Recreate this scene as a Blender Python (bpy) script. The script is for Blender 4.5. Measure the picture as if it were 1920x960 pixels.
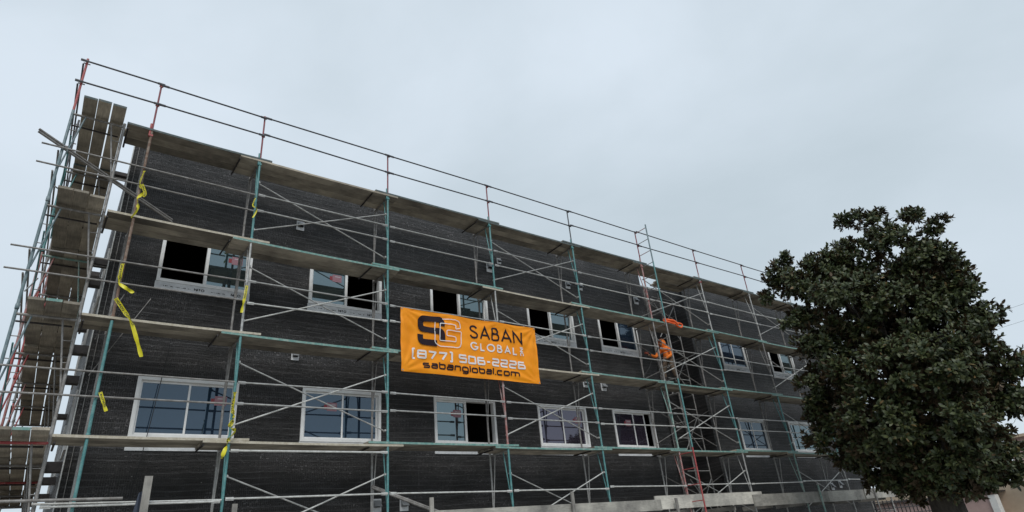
import bpy, bmesh, math, random
import numpy as np
from mathutils import Vector, Matrix, Quaternion
random.seed(7); rng = np.random.default_rng(7)
for o in list(bpy.data.objects): bpy.data.objects.remove(o)
sc = bpy.context.scene
COL = sc.collection
EYE = 1.6                       # eye height; heights below are written above the eye (ez) or above ground (z)

# ------------------------------------------------------------------ camera
FPX = 1135.32
ROT = np.array([[0.80554737, 0.19250213, 0.56038948], [-0.58572769, 0.40161108, 0.70401109], [-0.08953499, -0.89534992, 0.43627057]])
cam_d = bpy.data.cameras.new('camera'); cam = bpy.data.objects.new('camera', cam_d); COL.objects.link(cam)
cam_d.sensor_width = 36; cam_d.lens = FPX / 1920 * 36; cam_d.clip_start = .1; cam_d.clip_end = 3000
r, d, f = Vector(ROT[:, 0]), Vector(ROT[:, 1]), Vector(ROT[:, 2])
cam.matrix_world = Matrix(((r.x, -d.x, -f.x, 0), (r.y, -d.y, -f.y, 0), (r.z, -d.z, -f.z, EYE), (0, 0, 0, 1)))
sc.camera = cam
sc.render.resolution_x = 1024; sc.render.resolution_y = 512

# ------------------------------------------------------------------ sky, sun, exposure
SUN_EL, SUN_AZ = math.radians(46), math.radians(205)
w = bpy.data.worlds.new('World'); sc.world = w; w.use_nodes = True
nt = w.node_tree; nt.nodes.clear()
N = nt.nodes.new; L = nt.links.new
out = N('ShaderNodeOutputWorld'); bg = N('ShaderNodeBackground'); bg.inputs[1].default_value = .1
sky = N('ShaderNodeTexSky'); sky.sky_type = 'NISHITA'; sky.sun_disc = False
sky.sun_elevation = SUN_EL; sky.sun_rotation = SUN_AZ; sky.air_density = 1.2; sky.dust_density = 2.0
tc = N('ShaderNodeTexCoord'); mp = N('ShaderNodeMapping'); mp.inputs['Scale'].default_value = (1, 1, 1.5); mp.inputs['Location'].default_value = (2.2, 6.6, 1.1)
n1 = N('ShaderNodeTexNoise'); n1.inputs['Scale'].default_value = 1.25; n1.inputs['Detail'].default_value = 6; n1.inputs['Roughness'].default_value = .5; n1.inputs['Distortion'].default_value = .4
cr = N('ShaderNodeValToRGB')
cr.color_ramp.elements[0].position = .34; cr.color_ramp.elements[0].color = (.515, .60, .66, 1)
cr.color_ramp.elements[1].position = .66; cr.color_ramp.elements[1].color = (.68, .765, .85, 1)
sc10 = N('ShaderNodeVectorMath'); sc10.operation = 'SCALE'; sc10.inputs['Scale'].default_value = 10
mix = N('ShaderNodeMix'); mix.data_type = 'RGBA'; mix.inputs['Factor'].default_value = .94
L(tc.outputs['Generated'], mp.inputs[0]); L(mp.outputs[0], n1.inputs['Vector']); L(n1.outputs['Fac'], cr.inputs[0])
L(cr.outputs[0], sc10.inputs[0]); L(sky.outputs[0], mix.inputs['A']); L(sc10.outputs[0], mix.inputs['B'])
L(mix.outputs['Result'], bg.inputs[0]); L(bg.outputs[0], out.inputs[0])
sd = bpy.data.lights.new('sun', 'SUN'); sun = bpy.data.objects.new('sun', sd); COL.objects.link(sun)
sd.energy = 1.5; sd.angle = math.radians(25); sd.color = (1, .97, .92)
sdir = Vector((math.sin(SUN_AZ) * math.cos(SUN_EL), math.cos(SUN_AZ) * math.cos(SUN_EL), math.sin(SUN_EL)))
sun.rotation_euler = sdir.to_track_quat('Z', 'Y').to_euler(); sun.location = (0, -5, 30)
vs = sc.view_settings; vs.view_transform = 'Standard'; vs.look = 'None'; vs.exposure = .12; vs.gamma = 1; vs.use_curve_mapping = False

# ------------------------------------------------------------------ helpers
def ray(px, py):
    return ROT @ np.array([px - 960, py - 480, FPX])
def at(px, py, Y):              # photo pixel -> point on the plane at depth Y
    q = ray(px, py); q = q * (Y / q[1]); return Vector((q[0], q[1], q[2] + EYE))
def at_dist(px, py, dist):      # photo pixel -> point at a horizontal distance
    q = ray(px, py); q = q * (dist / math.hypot(q[0], q[1])); return Vector((q[0], q[1], q[2] + EYE))
def e(z): return z + EYE

def tag(o, label=None, cat=None, group=None, kind=None):
    if label: o['label'] = label
    if cat: o['category'] = cat
    if group: o['group'] = group
    if kind: o['kind'] = kind
    return o
def link(name, data, parent=None):
    o = bpy.data.objects.new(name, data); COL.objects.link(o)
    if parent: o.parent = parent
    return o
def thing(name, loc, label, cat, group=None):
    o = link(name, None); o.location = loc; o.empty_display_size = .1
    bases[o.name] = Vector(loc)
    return tag(o, label, cat, group)
bases = {}
def pbase(parent):
    v = Vector((0, 0, 0))
    while parent is not None:
        v = v + Vector(parent.location); parent = parent.parent
    return v

MATS = {}
def mat(name, color=(.5, .5, .5), rough=.6, metal=0, build=None, spec=None):
    m = bpy.data.materials.new(name); m.use_nodes = True
    b = m.node_tree.nodes['Principled BSDF']
    b.inputs['Base Color'].default_value = (*color, 1); b.inputs['Roughness'].default_value = rough; b.inputs['Metallic'].default_value = metal
    if spec is not None: b.inputs['Specular IOR Level'].default_value = spec
    if build: build(m.node_tree, b)
    MATS[name] = m; return m
def ramp(t, stops):
    c = t.nodes.new('ShaderNodeValToRGB'); el = c.color_ramp.elements
    while len(el) < len(stops): el.new(.5)
    for q, (p, col) in zip(el, stops): q.position = p; q.color = (*col, 1)
    return c
def noise(t, scale, vec=None, detail=4, rough=.55, dist=0):
    n = t.nodes.new('ShaderNodeTexNoise'); n.inputs['Scale'].default_value = scale; n.inputs['Detail'].default_value = detail
    n.inputs['Roughness'].default_value = rough; n.inputs['Distortion'].default_value = dist
    if vec: t.links.new(vec, n.inputs['Vector'])
    return n
def coords(t, kind='Object', scale=(1, 1, 1)):
    c = t.nodes.new('ShaderNodeTexCoord'); m = t.nodes.new('ShaderNodeMapping'); m.inputs['Scale'].default_value = scale
    t.links.new(c.outputs[kind], m.inputs[0]); return m.outputs[0]
def world_coords(t, scale=(1, 1, 1)):
    c = t.nodes.new('ShaderNodeNewGeometry'); m = t.nodes.new('ShaderNodeMapping'); m.inputs['Scale'].default_value = scale
    t.links.new(c.outputs['Position'], m.inputs[0]); return m.outputs[0]
def bump(t, b, h, strength=.3, dist=.01):
    n = t.nodes.new('ShaderNodeBump'); n.inputs['Strength'].default_value = strength; n.inputs['Distance'].default_value = dist
    t.links.new(h, n.inputs['Height']); t.links.new(n.outputs[0], b.inputs['Normal'])
def mixc(t, fac, a, bb, mode='MIX'):
    m = t.nodes.new('ShaderNodeMix'); m.data_type = 'RGBA'; m.blend_type = mode
    for k, v in (('Factor', fac), ('A', a), ('B', bb)):
        if hasattr(v, 'is_linked') or hasattr(v, 'links'): t.links.new(v, m.inputs[k])
        elif k == 'Factor': m.inputs[k].default_value = v
        else: m.inputs[k].default_value = (*v, 1)
    return m.outputs['Result']

# ------------------------------------------------------------------ materials
def tube_paint(c1, c2, c3, lo=.45, hi=.6):
    def build(t, b):
        v = world_coords(t)
        n = noise(t, 9, v, 6, .65); rp = ramp(t, [(lo, c1), (hi, c2)]); t.links.new(n.outputs['Fac'], rp.inputs[0])
        n2 = noise(t, 45, v, 4, .7); r2 = ramp(t, [(.58, (0, 0, 0)), (.68, (1, 1, 1))]); t.links.new(n2.outputs['Fac'], r2.inputs[0])
        t.links.new(mixc(t, r2.outputs[0], rp.outputs[0], c3), b.inputs['Base Color'])
        bump(t, b, n2.outputs['Fac'], .15, .004)
    return build
mat('teal_paint', rough=.42, build=tube_paint((.065, .215, .22), (.115, .275, .275), (.30, .33, .31)))
mat('pale_teal_paint', rough=.45, build=tube_paint((.16, .31, .28), (.33, .40, .36), (.20, .14, .10)))
mat('blue_grey_paint', rough=.42, build=tube_paint((.12, .18, .20), (.20, .26, .28), (.32, .29, .29)))
mat('red_paint', rough=.45, build=tube_paint((.33, .045, .05), (.40, .10, .09), (.36, .26, .24)))
mat('pink_worn_paint', rough=.5, build=tube_paint((.34, .14, .13), (.36, .28, .27), (.36, .06, .06)))
mat('rusty_steel', rough=.75, build=tube_paint((.17, .105, .075), (.27, .21, .17), (.11, .065, .05)))
mat('galvanised', rough=.42, metal=.25, build=tube_paint((.33, .33, .32), (.45, .45, .44), (.22, .19, .17)))
mat('dull_galvanised', rough=.5, metal=.2, build=tube_paint((.20, .19, .18), (.30, .29, .28), (.14, .10, .08)))
mat('silhouette_tube', rough=.5, metal=.1, build=tube_paint((.045, .047, .055), (.085, .085, .095), (.13, .10, .09)))  # tube grey with backlight shade put into the colour, for parts against the sky
mat('dark_red_paint', rough=.45, build=tube_paint((.19, .025, .04), (.26, .05, .06), (.10, .06, .08)))
mat('bright_rail', rough=.4, metal=.15, build=tube_paint((.48, .48, .46), (.62, .62, .60), (.30, .27, .24)))

def wood(base1, base2, axis_scale):
    def build(t, b):
        oi = t.nodes.new('ShaderNodeObjectInfo')
        g = t.nodes.new('ShaderNodeNewGeometry'); ad = t.nodes.new('ShaderNodeVectorMath'); ad.operation = 'ADD'
        mul = t.nodes.new('ShaderNodeVectorMath'); mul.operation = 'SCALE'
        cmb = t.nodes.new('ShaderNodeCombineXYZ')
        for i in range(3): t.links.new(oi.outputs['Random'], cmb.inputs[i])
        t.links.new(cmb.outputs[0], mul.inputs[0]); mul.inputs['Scale'].default_value = 37.
        t.links.new(g.outputs['Position'], ad.inputs[0]); t.links.new(mul.outputs[0], ad.inputs[1])
        mp_ = t.nodes.new('ShaderNodeMapping'); mp_.inputs['Scale'].default_value = axis_scale; t.links.new(ad.outputs[0], mp_.inputs[0])
        n = noise(t, 6, mp_.outputs[0], 7, .7, .6); rp = ramp(t, [(.25, base1), (.75, base2)]); t.links.new(n.outputs['Fac'], rp.inputs[0])
        n2 = noise(t, 1.6, ad.outputs[0], 5, .6); r2 = ramp(t, [(.32, (.45, .44, .43)), (.68, (1.2, 1.17, 1.1))]); t.links.new(n2.outputs['Fac'], r2.inputs[0])
        hs = t.nodes.new('ShaderNodeHueSaturation')
        mr = t.nodes.new('ShaderNodeMapRange'); mr.inputs['To Min'].default_value = .6; mr.inputs['To Max'].default_value = 1.3
        t.links.new(oi.outputs['Random'], mr.inputs['Value']); t.links.new(mr.outputs[0], hs.inputs['Value'])
        t.links.new(mixc(t, 1.0, rp.outputs[0], r2.outputs[0], 'MULTIPLY'), hs.inputs['Color']); t.links.new(hs.outputs[0], b.inputs['Base Color'])
        bump(t, b, n.outputs['Fac'], .5, .006)
    return build
W1, W2 = (.25, .228, .195), (.52, .475, .405)
mat('plank_wood_x', rough=.85, build=wood(W1, W2, (.6, 9, 9)))
mat('plank_wood_y', rough=.85, build=wood(W1, W2, (9, .6, 9)))
mat('grey_post_wood', rough=.85, build=wood((.24, .235, .225), (.38, .37, .355), (9, 9, .6)))
mat('pale_board_wood', rough=.85, build=wood((.34, .335, .315), (.60, .59, .56), (.9, 7, 7)))
mat('edge_teal', rough=.6, build=tube_paint((.12, .27, .245), (.24, .36, .32), (.40, .37, .31)))
mat('edge_pale', rough=.8, build=tube_paint((.42, .38, .30), (.52, .48, .40), (.28, .22, .16)))
mat('edge_dark', rough=.8, build=tube_paint((.07, .10, .105), (.12, .14, .14), (.19, .15, .11)))

def lath(t, b):
    v = world_coords(t)
    sx = t.nodes.new('ShaderNodeSeparateXYZ'); t.links.new(v, sx.inputs[0])
    long_ = world_coords(t, (.45, .45, 7)); nl = noise(t, 1.6, long_, 6, .65)
    rp = ramp(t, [(.28, (.006, .0058, .0058)), (.5, (.0135, .013, .0132)), (.72, (.05, .048, .049))]); t.links.new(nl.outputs['Fac'], rp.inputs[0])
    # fine hexagonal wire netting
    vor = t.nodes.new('ShaderNodeTexVoronoi'); vor.feature = 'DISTANCE_TO_EDGE'; vor.inputs['Scale'].default_value = 33; vor.inputs['Randomness'].default_value = .3
    t.links.new(world_coords(t, (.85, .85, 1.15)), vor.inputs['Vector'])
    rw = ramp(t, [(.03, (1, 1, 1)), (.13, (0, 0, 0))]); t.links.new(vor.outputs['Distance'], rw.inputs[0])
    patch = noise(t, .8, world_coords(t, (1, 1, 1.6)), 4, .6); rpat = ramp(t, [(.40, (.08, .08, .08)), (.66, (1, 1, 1))]); t.links.new(patch.outputs['Fac'], rpat.inputs[0])
    fac = mixc(t, 1.0, rw.outputs[0], rpat.outputs[0], 'MULTIPLY')
    c1 = mixc(t, fac, rp.outputs[0], (.17, .165, .168))
    # horizontal line wires every 15 cm, slightly wandering
    wob = noise(t, .9, v, 3, .5); ma = t.nodes.new('ShaderNodeMath'); ma.operation = 'MULTIPLY_ADD'; ma.inputs[1].default_value = .09
    t.links.new(wob.outputs['Fac'], ma.inputs[0]); t.links.new(sx.outputs['Z'], ma.inputs[2])
    md = t.nodes.new('ShaderNodeMath'); md.operation = 'PINGPONG'; md.inputs[1].default_value = .052; t.links.new(ma.outputs[0], md.inputs[0])
    rl = ramp(t, [(.004, (1, 1, 1)), (.013, (0, 0, 0))]); t.links.new(md.outputs[0], rl.inputs[0])
    brk = noise(t, 2.2, world_coords(t, (.5, .5, 4)), 4, .7); rb = ramp(t, [(.40, (.05, .05, .05)), (.62, (.85, .85, .85))]); t.links.new(brk.outputs['Fac'], rb.inputs[0])
    c2 = mixc(t, mixc(t, 1.0, rl.outputs[0], rb.outputs[0], 'MULTIPLY'), c1, (.11, .108, .11))
    # staples and furring nails
    v2 = t.nodes.new('ShaderNodeTexVoronoi'); v2.inputs['Scale'].default_value = 3.4; t.links.new(v, v2.inputs['Vector'])
    rs = ramp(t, [(.018, (1, 1, 1)), (.032, (0, 0, 0))]); t.links.new(v2.outputs['Distance'], rs.inputs[0])
    c3 = mixc(t, rs.outputs[0], c2, (.42, .42, .41))
    t.links.new(c3, b.inputs['Base Color'])
    rip = noise(t, 1.5, world_coords(t, (.9, .9, 9)), 6, .68, 1.2)
    hh = mixc(t, .30, rip.outputs['Fac'], rw.outputs[0], 'ADD'); bump(t, b, hh, 1.0, .05)
    sheet_ = t.nodes.new('ShaderNodeTexBrick'); sheet_.inputs['Scale'].default_value = 1; sheet_.inputs['Brick Width'].default_value = 3.4; sheet_.inputs['Row Height'].default_value = .96
    sheet_.inputs['Mortar Size'].default_value = .006; sheet_.inputs['Color1'].default_value = (.75, .75, .75, 1); sheet_.inputs['Color2'].default_value = (1.15, 1.12, 1.12, 1); sheet_.inputs['Mortar'].default_value = (1.5, 1.5, 1.5, 1)
    cx = t.nodes.new('ShaderNodeCombineXYZ'); t.links.new(sx.outputs['X'], cx.inputs[0]); t.links.new(ma.outputs[0], cx.inputs[1]); t.links.new(cx.outputs[0], sheet_.inputs['Vector'])
    t.links.new(mixc(t, 1.0, c3, sheet_.outputs['Color'], 'MULTIPLY'), b.inputs['Base Color'])
mat('black_lath_paper', rough=.5, build=lath, spec=.55)
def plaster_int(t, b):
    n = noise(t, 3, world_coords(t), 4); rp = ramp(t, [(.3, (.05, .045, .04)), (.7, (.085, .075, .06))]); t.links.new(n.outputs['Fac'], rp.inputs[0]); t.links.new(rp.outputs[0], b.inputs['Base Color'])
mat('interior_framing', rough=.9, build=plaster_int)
def vinyl(t, b):
    n = noise(t, 5, world_coords(t), 4); rp = ramp(t, [(.3, (.72, .72, .71)), (.7, (.84, .84, .83))]); t.links.new(n.outputs['Fac'], rp.inputs[0]); t.links.new(rp.outputs[0], b.inputs['Base Color'])
mat('white_vinyl', rough=.45, build=vinyl)
def flash(t, b):
    n = noise(t, 7, world_coords(t), 5); rp = ramp(t, [(.3, (.46, .47, .48)), (.7, (.68, .69, .70))]); t.links.new(n.outputs['Fac'], rp.inputs[0]); t.links.new(rp.outputs[0], b.inputs['Base Color']); bump(t, b, n.outputs['Fac'], .4, .01)
mat('white_flashing', rough=.6, build=flash)
def glass(t, b):
    b.inputs['IOR'].default_value = 1.95; b.inputs['Specular Tint'].default_value = (.66, .84, 1, 1)
    n = noise(t, 1.3, world_coords(t), 2); bump(t, b, n.outputs['Fac'], .03, .02)
mat('window_glass', (.012, .022, .04), .03, 0, glass)
def glass2(t, b):
    b.inputs['IOR'].default_value = 2.7; b.inputs['Specular Tint'].default_value = (.72, .93, 1, 1)
    n = noise(t, 1.1, world_coords(t), 2); bump(t, b, n.outputs['Fac'], .03, .02)
mat('coated_glass', (.02, .028, .03), .03, 0, glass2)
mat('sticker_red', (.26, .03, .04), .5); mat('sticker_pink', (.30, .15, .18), .5); mat('sticker_white', (.45, .40, .42), .5)
def glass3(t, b):
    b.inputs['IOR'].default_value = 2.1; b.inputs['Specular Tint'].default_value = (.86, .82, 1, 1)
    n = noise(t, 1.2, world_coords(t), 2); bump(t, b, n.outputs['Fac'], .03, .02)
mat('mauve_glass', (.03, .024, .036), .03, 0, glass3)
def banner_m(t, b):
    n = noise(t, 2.2, world_coords(t), 4, .6); rp = ramp(t, [(.3, (.86, .27, .006)), (.7, (.94, .335, .010))]); t.links.new(n.outputs['Fac'], rp.inputs[0]); t.links.new(rp.outputs[0], b.inputs['Base Color'])
mat('banner_vinyl', rough=.45, build=banner_m, spec=.25)
mat('print_dark', (.018, .010, .016), .6, spec=.2); mat('print_white', (.74, .72, .72), .5); mat('print_black', (.02, .02, .02), .6)
def tape_m(t, b):
    n = noise(t, 14, world_coords(t), 3); rp = ramp(t, [(.3, (.62, .55, .01)), (.7, (.72, .66, .03))]); t.links.new(n.outputs['Fac'], rp.inputs[0]); t.links.new(rp.outputs[0], b.inputs['Base Color'])
mat('yellow_tape', rough=.4, build=tape_m)
mat('black_cable', (.015, .015, .017), .6)
mat('vent_metal', (.30, .31, .32), .45, .4); mat('vent_dark', (.02, .02, .02), .8)
def noisy(c1, c2, s, bs=.0):
    def build(t, b):
        n = noise(t, s, world_coords(t), 6, .6); rp = ramp(t, [(.3, c1), (.7, c2)]); t.links.new(n.outputs['Fac'], rp.inputs[0]); t.links.new(rp.outputs[0], b.inputs['Base Color'])
        if bs: bump(t, b, n.outputs['Fac'], bs, .02)
    return build
mat('pink_stucco', rough=.9, build=noisy((.36, .255, .235), (.42, .30, .275), 4, .3))
mat('beige_stucco', rough=.9, build=noisy((.42, .33, .24), (.48, .38, .28), 4, .3))
mat('white_trim', rough=.6, build=noisy((.55, .55, .53), (.66, .66, .64), 5))
mat('dark_iron', rough=.6, build=noisy((.02, .02, .02), (.05, .04, .04), 20))
mat('asphalt', rough=.9, build=noisy((.07, .07, .07), (.12, .118, .115), 30, .4))
mat('concrete', rough=.9, build=noisy((.36, .345, .32), (.46, .44, .41), 6, .3))
mat('soil', rough=1., build=noisy((.09, .075, .05), (.15, .12, .09), 5, .5))
mat('road_paint', (.6, .58, .5), .7)
mat('hoodie_orange', rough=.8, build=noisy((.78, .17, .015), (.9, .24, .03), 14, .4))
mat('trouser_brown', rough=.9, build=noisy((.06, .042, .03), (.16, .115, .08), 9, .4))
mat('boot', (.03, .022, .018), .7); mat('skin', (.30, .16, .10), .55); mat('dark_cap', (.015, .015, .017), .7)
mat('orange_strap', rough=.6, build=noisy((.75, .10, .02), (.85, .16, .04), 12))
mat('tool_red', (.16, .035, .02), .6)
mat('blue_cloth', (.04, .05, .075), .8)
def bark(t, b):
    v = world_coords(t, (1, 1, .35)); n = noise(t, 10, v, 8, .7); rp = ramp(t, [(.3, (.03, .025, .02)), (.7, (.085, .075, .062))]); t.links.new(n.outputs['Fac'], rp.inputs[0]); t.links.new(rp.outputs[0], b.inputs['Base Color']); bump(t, b, n.outputs['Fac'], .8, .03)
mat('bark', rough=.95, build=bark)
def leaf(t, b):
    g = t.nodes.new('ShaderNodeNewGeometry')
    rp = ramp(t, [(.0, (.021, .030, .011)), (.45, (.037, .052, .018)), (.8, (.064, .078, .027)), (.975, (.080, .082, .030)), (1., (.14, .085, .03))])
    t.links.new(g.outputs['Random Per Island'], rp.inputs[0])
    under = ramp(t, [(0, (.060, .048, .026)), (1, (.095, .062, .034))]); t.links.new(g.outputs['Random Per Island'], under.inputs[0])
    t.links.new(mixc(t, g.outputs['Backfacing'], rp.outputs[0], under.outputs[0]), b.inputs['Base Color'])
mat('magnolia_leaf', rough=.5, build=leaf, spec=.4)

# ------------------------------------------------------------------ mesh builders
UNIT = {}
def unit_tube(m, seg=10):
    k = (m, seg)
    if k not in UNIT:
        bm = bmesh.new()
        bmesh.ops.create_cone(bm, cap_ends=True, segments=seg, radius1=1, radius2=1, depth=1)
        for fc in bm.faces: fc.smooth = len(fc.verts) == 4
        me = bpy.data.meshes.new('tube_' + m); bm.to_mesh(me); bm.free(); me.materials.append(MATS[m]); UNIT[k] = me
    return UNIT[k]
def tube(name, p0, p1, rad, m, parent=None, seg=10):
    p0, p1 = Vector(p0), Vector(p1); dv = p1 - p0
    o = link(name, unit_tube(m, seg), parent)
    o.rotation_mode = 'QUATERNION'; o.rotation_quaternion = Vector((0, 0, 1)).rotation_difference(dv.normalized())
    o.scale = (rad, rad, dv.length); o.location = (p0 + p1) / 2 - pbase(parent)
    return o
def mesh_obj(name, verts, faces, mats, parent=None, idx=None, smooth=False, origin=None):
    base = pbase(parent); og = Vector(origin) if origin is not None else None
    off = og if og is not None else base
    me = bpy.data.meshes.new(name)
    me.from_pydata([tuple(Vector(v) - off) for v in verts], [], faces)
    for m in ([mats] if isinstance(mats, str) else mats): me.materials.append(MATS[m])
    if idx: me.polygons.foreach_set('material_index', idx)
    if smooth: me.polygons.foreach_set('use_smooth', [True] * len(me.polygons))
    o = link(name, me, parent)
    if og is not None: o.location = og - base
    return o
BOXF = [(0, 3, 2, 1), (4, 5, 6, 7), (0, 1, 5, 4), (1, 2, 6, 5), (2, 3, 7, 6), (3, 0, 4, 7)]
def box_v(a, b):
    x0, y0, z0 = a; x1, y1, z1 = b
    return [(x0, y0, z0), (x1, y0, z0), (x1, y1, z0), (x0, y1, z0), (x0, y0, z1), (x1, y0, z1), (x1, y1, z1), (x0, y1, z1)]
def box(name, a, b, m, parent=None, idx=None, own=True):
    c = [(a[i] + b[i]) / 2 for i in range(3)]; c[2] = a[2]
    return mesh_obj(name, box_v(a, b), BOXF, m, parent, idx, origin=c)
def boxes(name, lst, m, parent=None, origin=None):
    V, F = [], []
    for a, b in lst:
        k = len(V); V += box_v(a, b); F += [tuple(i + k for i in q) for q in BOXF]
    return mesh_obj(name, V, F, m, parent, origin=origin)
def sweep(name, pts, rads, m, parent=None, seg=8, origin=None):
    pts = [Vector(p) for p in pts]; n = len(pts)
    if not hasattr(rads, '__len__'): rads = [rads] * n
    V, F = [], []; ref = Vector((.31, .17, .94))
    for i, p in enumerate(pts):
        tv = (pts[min(i + 1, n - 1)] - pts[max(i - 1, 0)]).normalized()
        u = tv.cross(ref)
        if u.length < .05: u = tv.cross(Vector((1, 0, 0)))
        u.normalize(); v = tv.cross(u)
        for k in range(seg):
            a = 2 * math.pi * k / seg; V.append(p + (u * math.cos(a) + v * math.sin(a)) * rads[i])
    for i in range(n - 1):
        for k in range(seg):
            F.append((i * seg + k, i * seg + (k + 1) % seg, (i + 1) * seg + (k + 1) % seg, (i + 1) * seg + k))
    F.append(tuple(range(seg))[::-1]); F.append(tuple((n - 1) * seg + k for k in range(seg)))
    return mesh_obj(name, V, F, m, parent, smooth=True, origin=origin)
def catmull(P, n=8, closed=False):
    P = [Vector(p) for p in P]; outp = []; N_ = len(P)
    for i in range(N_ if closed else N_ - 1):
        g = (lambda k: P[k % N_]) if closed else (lambda k: P[max(0, min(N_ - 1, k))])
        p0, p1, p2, p3 = g(i - 1), g(i), g(i + 1), g(i + 2)
        for s in range(n):
            t_ = s / n
            outp.append(.5 * ((2 * p1) + (p2 - p0) * t_ + (2 * p0 - 5 * p1 + 4 * p2 - p3) * t_ ** 2 + (3 * p1 - p0 - 3 * p2 + p3) * t_ ** 3))
    if not closed: outp.append(P[-1])
    return outp

# ------------------------------------------------------------------ ground
def sheet(name, x0, x1, y0, y1, z, m):
    return tag(mesh_obj(name, [(x0, y0, z), (x1, y0, z), (x1, y1, z), (x0, y1, z)], [(0, 1, 2, 3)], m), kind='structure')
sheet('ground', -900, 900, -900, 900, -.16, 'soil')
sheet('road', -300, 300, -7, 5.2, -.14, 'asphalt')
tag(boxes('pavement', [((-120, 5.35, -.15), (120, 13.2, 0)), ((-120, -12, -.15), (120, -7.15, 0))], 'concrete'), kind='structure')
tag(boxes('kerb', [((-120, 5.2, -.15), (120, 5.348, .006)), ((-120, -7.148, -.15), (120, -7, .006))], 'concrete'), kind='structure')
tag(boxes('road_marking', [((x, -1, -.1398), (x + 3, -.88, -.1358)) for x in range(-60, 80, 9)], 'road_paint'), kind='structure')

# ------------------------------------------------------------------ the building
YW = 12.65; XL = .31; XR = 27.5; ZT = e(8.5); YB = 24.
RX0, RX1, RY = 15.62, 17.86, 13.62            # recess
WX = [(1.12, 2.86), (4.12, 5.89), (7.25, 9.02), (10.40, 12.16), (13.22, 14.97), (19.4, 21.07), (22.6, 24.36)]
LO = (e(2.37), e(3.47)); HI = (e(5.38), e(6.48))
GND = (e(-.62), e(.46))
holes = [(x0, x1, z0, z1) for x0, x1 in WX for z0, z1 in (LO, HI)]
bld = thing('building', (13.9, 18, 0), 'three storey building wrapped in black lath paper behind the scaffolding', 'building')
V, F = [], []
def quad(*p):
    k = len(V); V.extend(p); F.append((k, k + 1, k + 2, k + 3))
xs = sorted({XL, XR, RX0, RX1, *[v for h in holes for v in h[:2]]}); zs = sorted({0, ZT, *[v for h in holes for v in h[2:]]})
TH = .16
for i in range(len(xs) - 1):
    for j in range(len(zs) - 1):
        x0, x1, z0, z1 = xs[i], xs[i + 1], zs[j], zs[j + 1]
        if x0 >= RX0 - 1e-6 and x1 <= RX1 + 1e-6: continue
        if any(abs(h[0] - x0) < 1e-6 and abs(h[2] - z0) < 1e-6 for h in holes): continue
        quad((x0, YW, z0), (x1, YW, z0), (x1, YW, z1), (x0, YW, z1))
for x0, x1, z0, z1 in holes:
    quad((x0, YW, z0), (x0, YW + TH, z0), (x0, YW + TH, z1), (x0, YW, z1)); quad((x1, YW, z0), (x1, YW, z1), (x1, YW + TH, z1), (x1, YW + TH, z0))
    quad((x0, YW, z0), (x1, YW, z0), (x1, YW + TH, z0), (x0, YW + TH, z0)); quad((x0, YW, z1), (x0, YW + TH, z1), (x1, YW + TH, z1), (x1, YW, z1))
quad((RX0, YW, 0), (RX0, YW, ZT), (RX0, RY, ZT), (RX0, RY, 0)); quad((RX1, YW, 0), (RX1, RY, 0), (RX1, RY, ZT), (RX1, YW, ZT))
quad((RX0, RY, 0), (RX1, RY, 0), (RX1, RY, ZT), (RX0, RY, ZT))
quad((XL, YB, 0), (XL, YW, 0), (XL, YW, ZT), (XL, YB, ZT)); quad((XR, YW, 0), (XR, YB, 0), (XR, YB, ZT), (XR, YW, ZT))
quad((XR, YB, 0), (XL, YB, 0), (XL, YB, ZT), (XR, YB, ZT))
mesh_obj('wall', V, F, 'black_lath_paper', bld)
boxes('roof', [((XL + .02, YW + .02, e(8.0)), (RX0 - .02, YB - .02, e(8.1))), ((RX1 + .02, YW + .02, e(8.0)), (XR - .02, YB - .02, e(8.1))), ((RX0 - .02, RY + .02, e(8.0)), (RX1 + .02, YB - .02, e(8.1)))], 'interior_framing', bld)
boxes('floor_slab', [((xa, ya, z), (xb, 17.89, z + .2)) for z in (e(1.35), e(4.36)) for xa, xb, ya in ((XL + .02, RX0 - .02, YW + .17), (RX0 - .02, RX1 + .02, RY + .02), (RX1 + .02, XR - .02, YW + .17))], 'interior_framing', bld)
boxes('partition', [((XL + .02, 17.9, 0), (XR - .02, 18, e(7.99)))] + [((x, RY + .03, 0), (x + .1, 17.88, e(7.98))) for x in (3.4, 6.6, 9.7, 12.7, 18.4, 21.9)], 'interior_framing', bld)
for k, yy in enumerate((0, .05, .10)):          # corner lath wires
    tube('corner_wire', (XL - .012, YW + yy - .012, .05), (XL - .012, YW + yy - .012, ZT), .010, 'bright_rail', bld, 6)
tube('corner_wire', (XL + .08, YW - .012, .05), (XL + .08, YW - .012, ZT), .006, 'dull_galvanised', bld, 6)
# windows of the side wall, seen edge-on
for z0, z1 in (LO, HI):
    for y0 in (13.9, 17.2, 20.4):
        wv = boxes('window', [((XL - .035, y0, z0), (XL - .003, y0 + .05, z1)), ((XL - .035, y0 + 1.15, z0), (XL - .003, y0 + 1.2, z1)), ((XL - .035, y0 + .051, z0), (XL - .003, y0 + 1.149, z0 + .05)), ((XL - .035, y0 + .051, z1 - .05), (XL - .003, y0 + 1.149, z1))], 'white_vinyl', bld, origin=(XL, y0 + .6, z0))
        box('pane', (XL - .014, y0 + .052, z0 + .052), (XL - .006, y0 + 1.148, z1 - .052), 'window_glass', wv)

def frame_boxes(x0, x1, z0, z1, y0, y1, t):
    return [((x0, y0, z0), (x0 + t, y1, z1)), ((x1 - t, y0, z0), (x1, y1, z1)), ((x0 + t, y0, z0), (x1 - t, y1, z0 + t)), ((x0 + t, y0, z1 - t), (x1 - t, y1, z1))]
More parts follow.
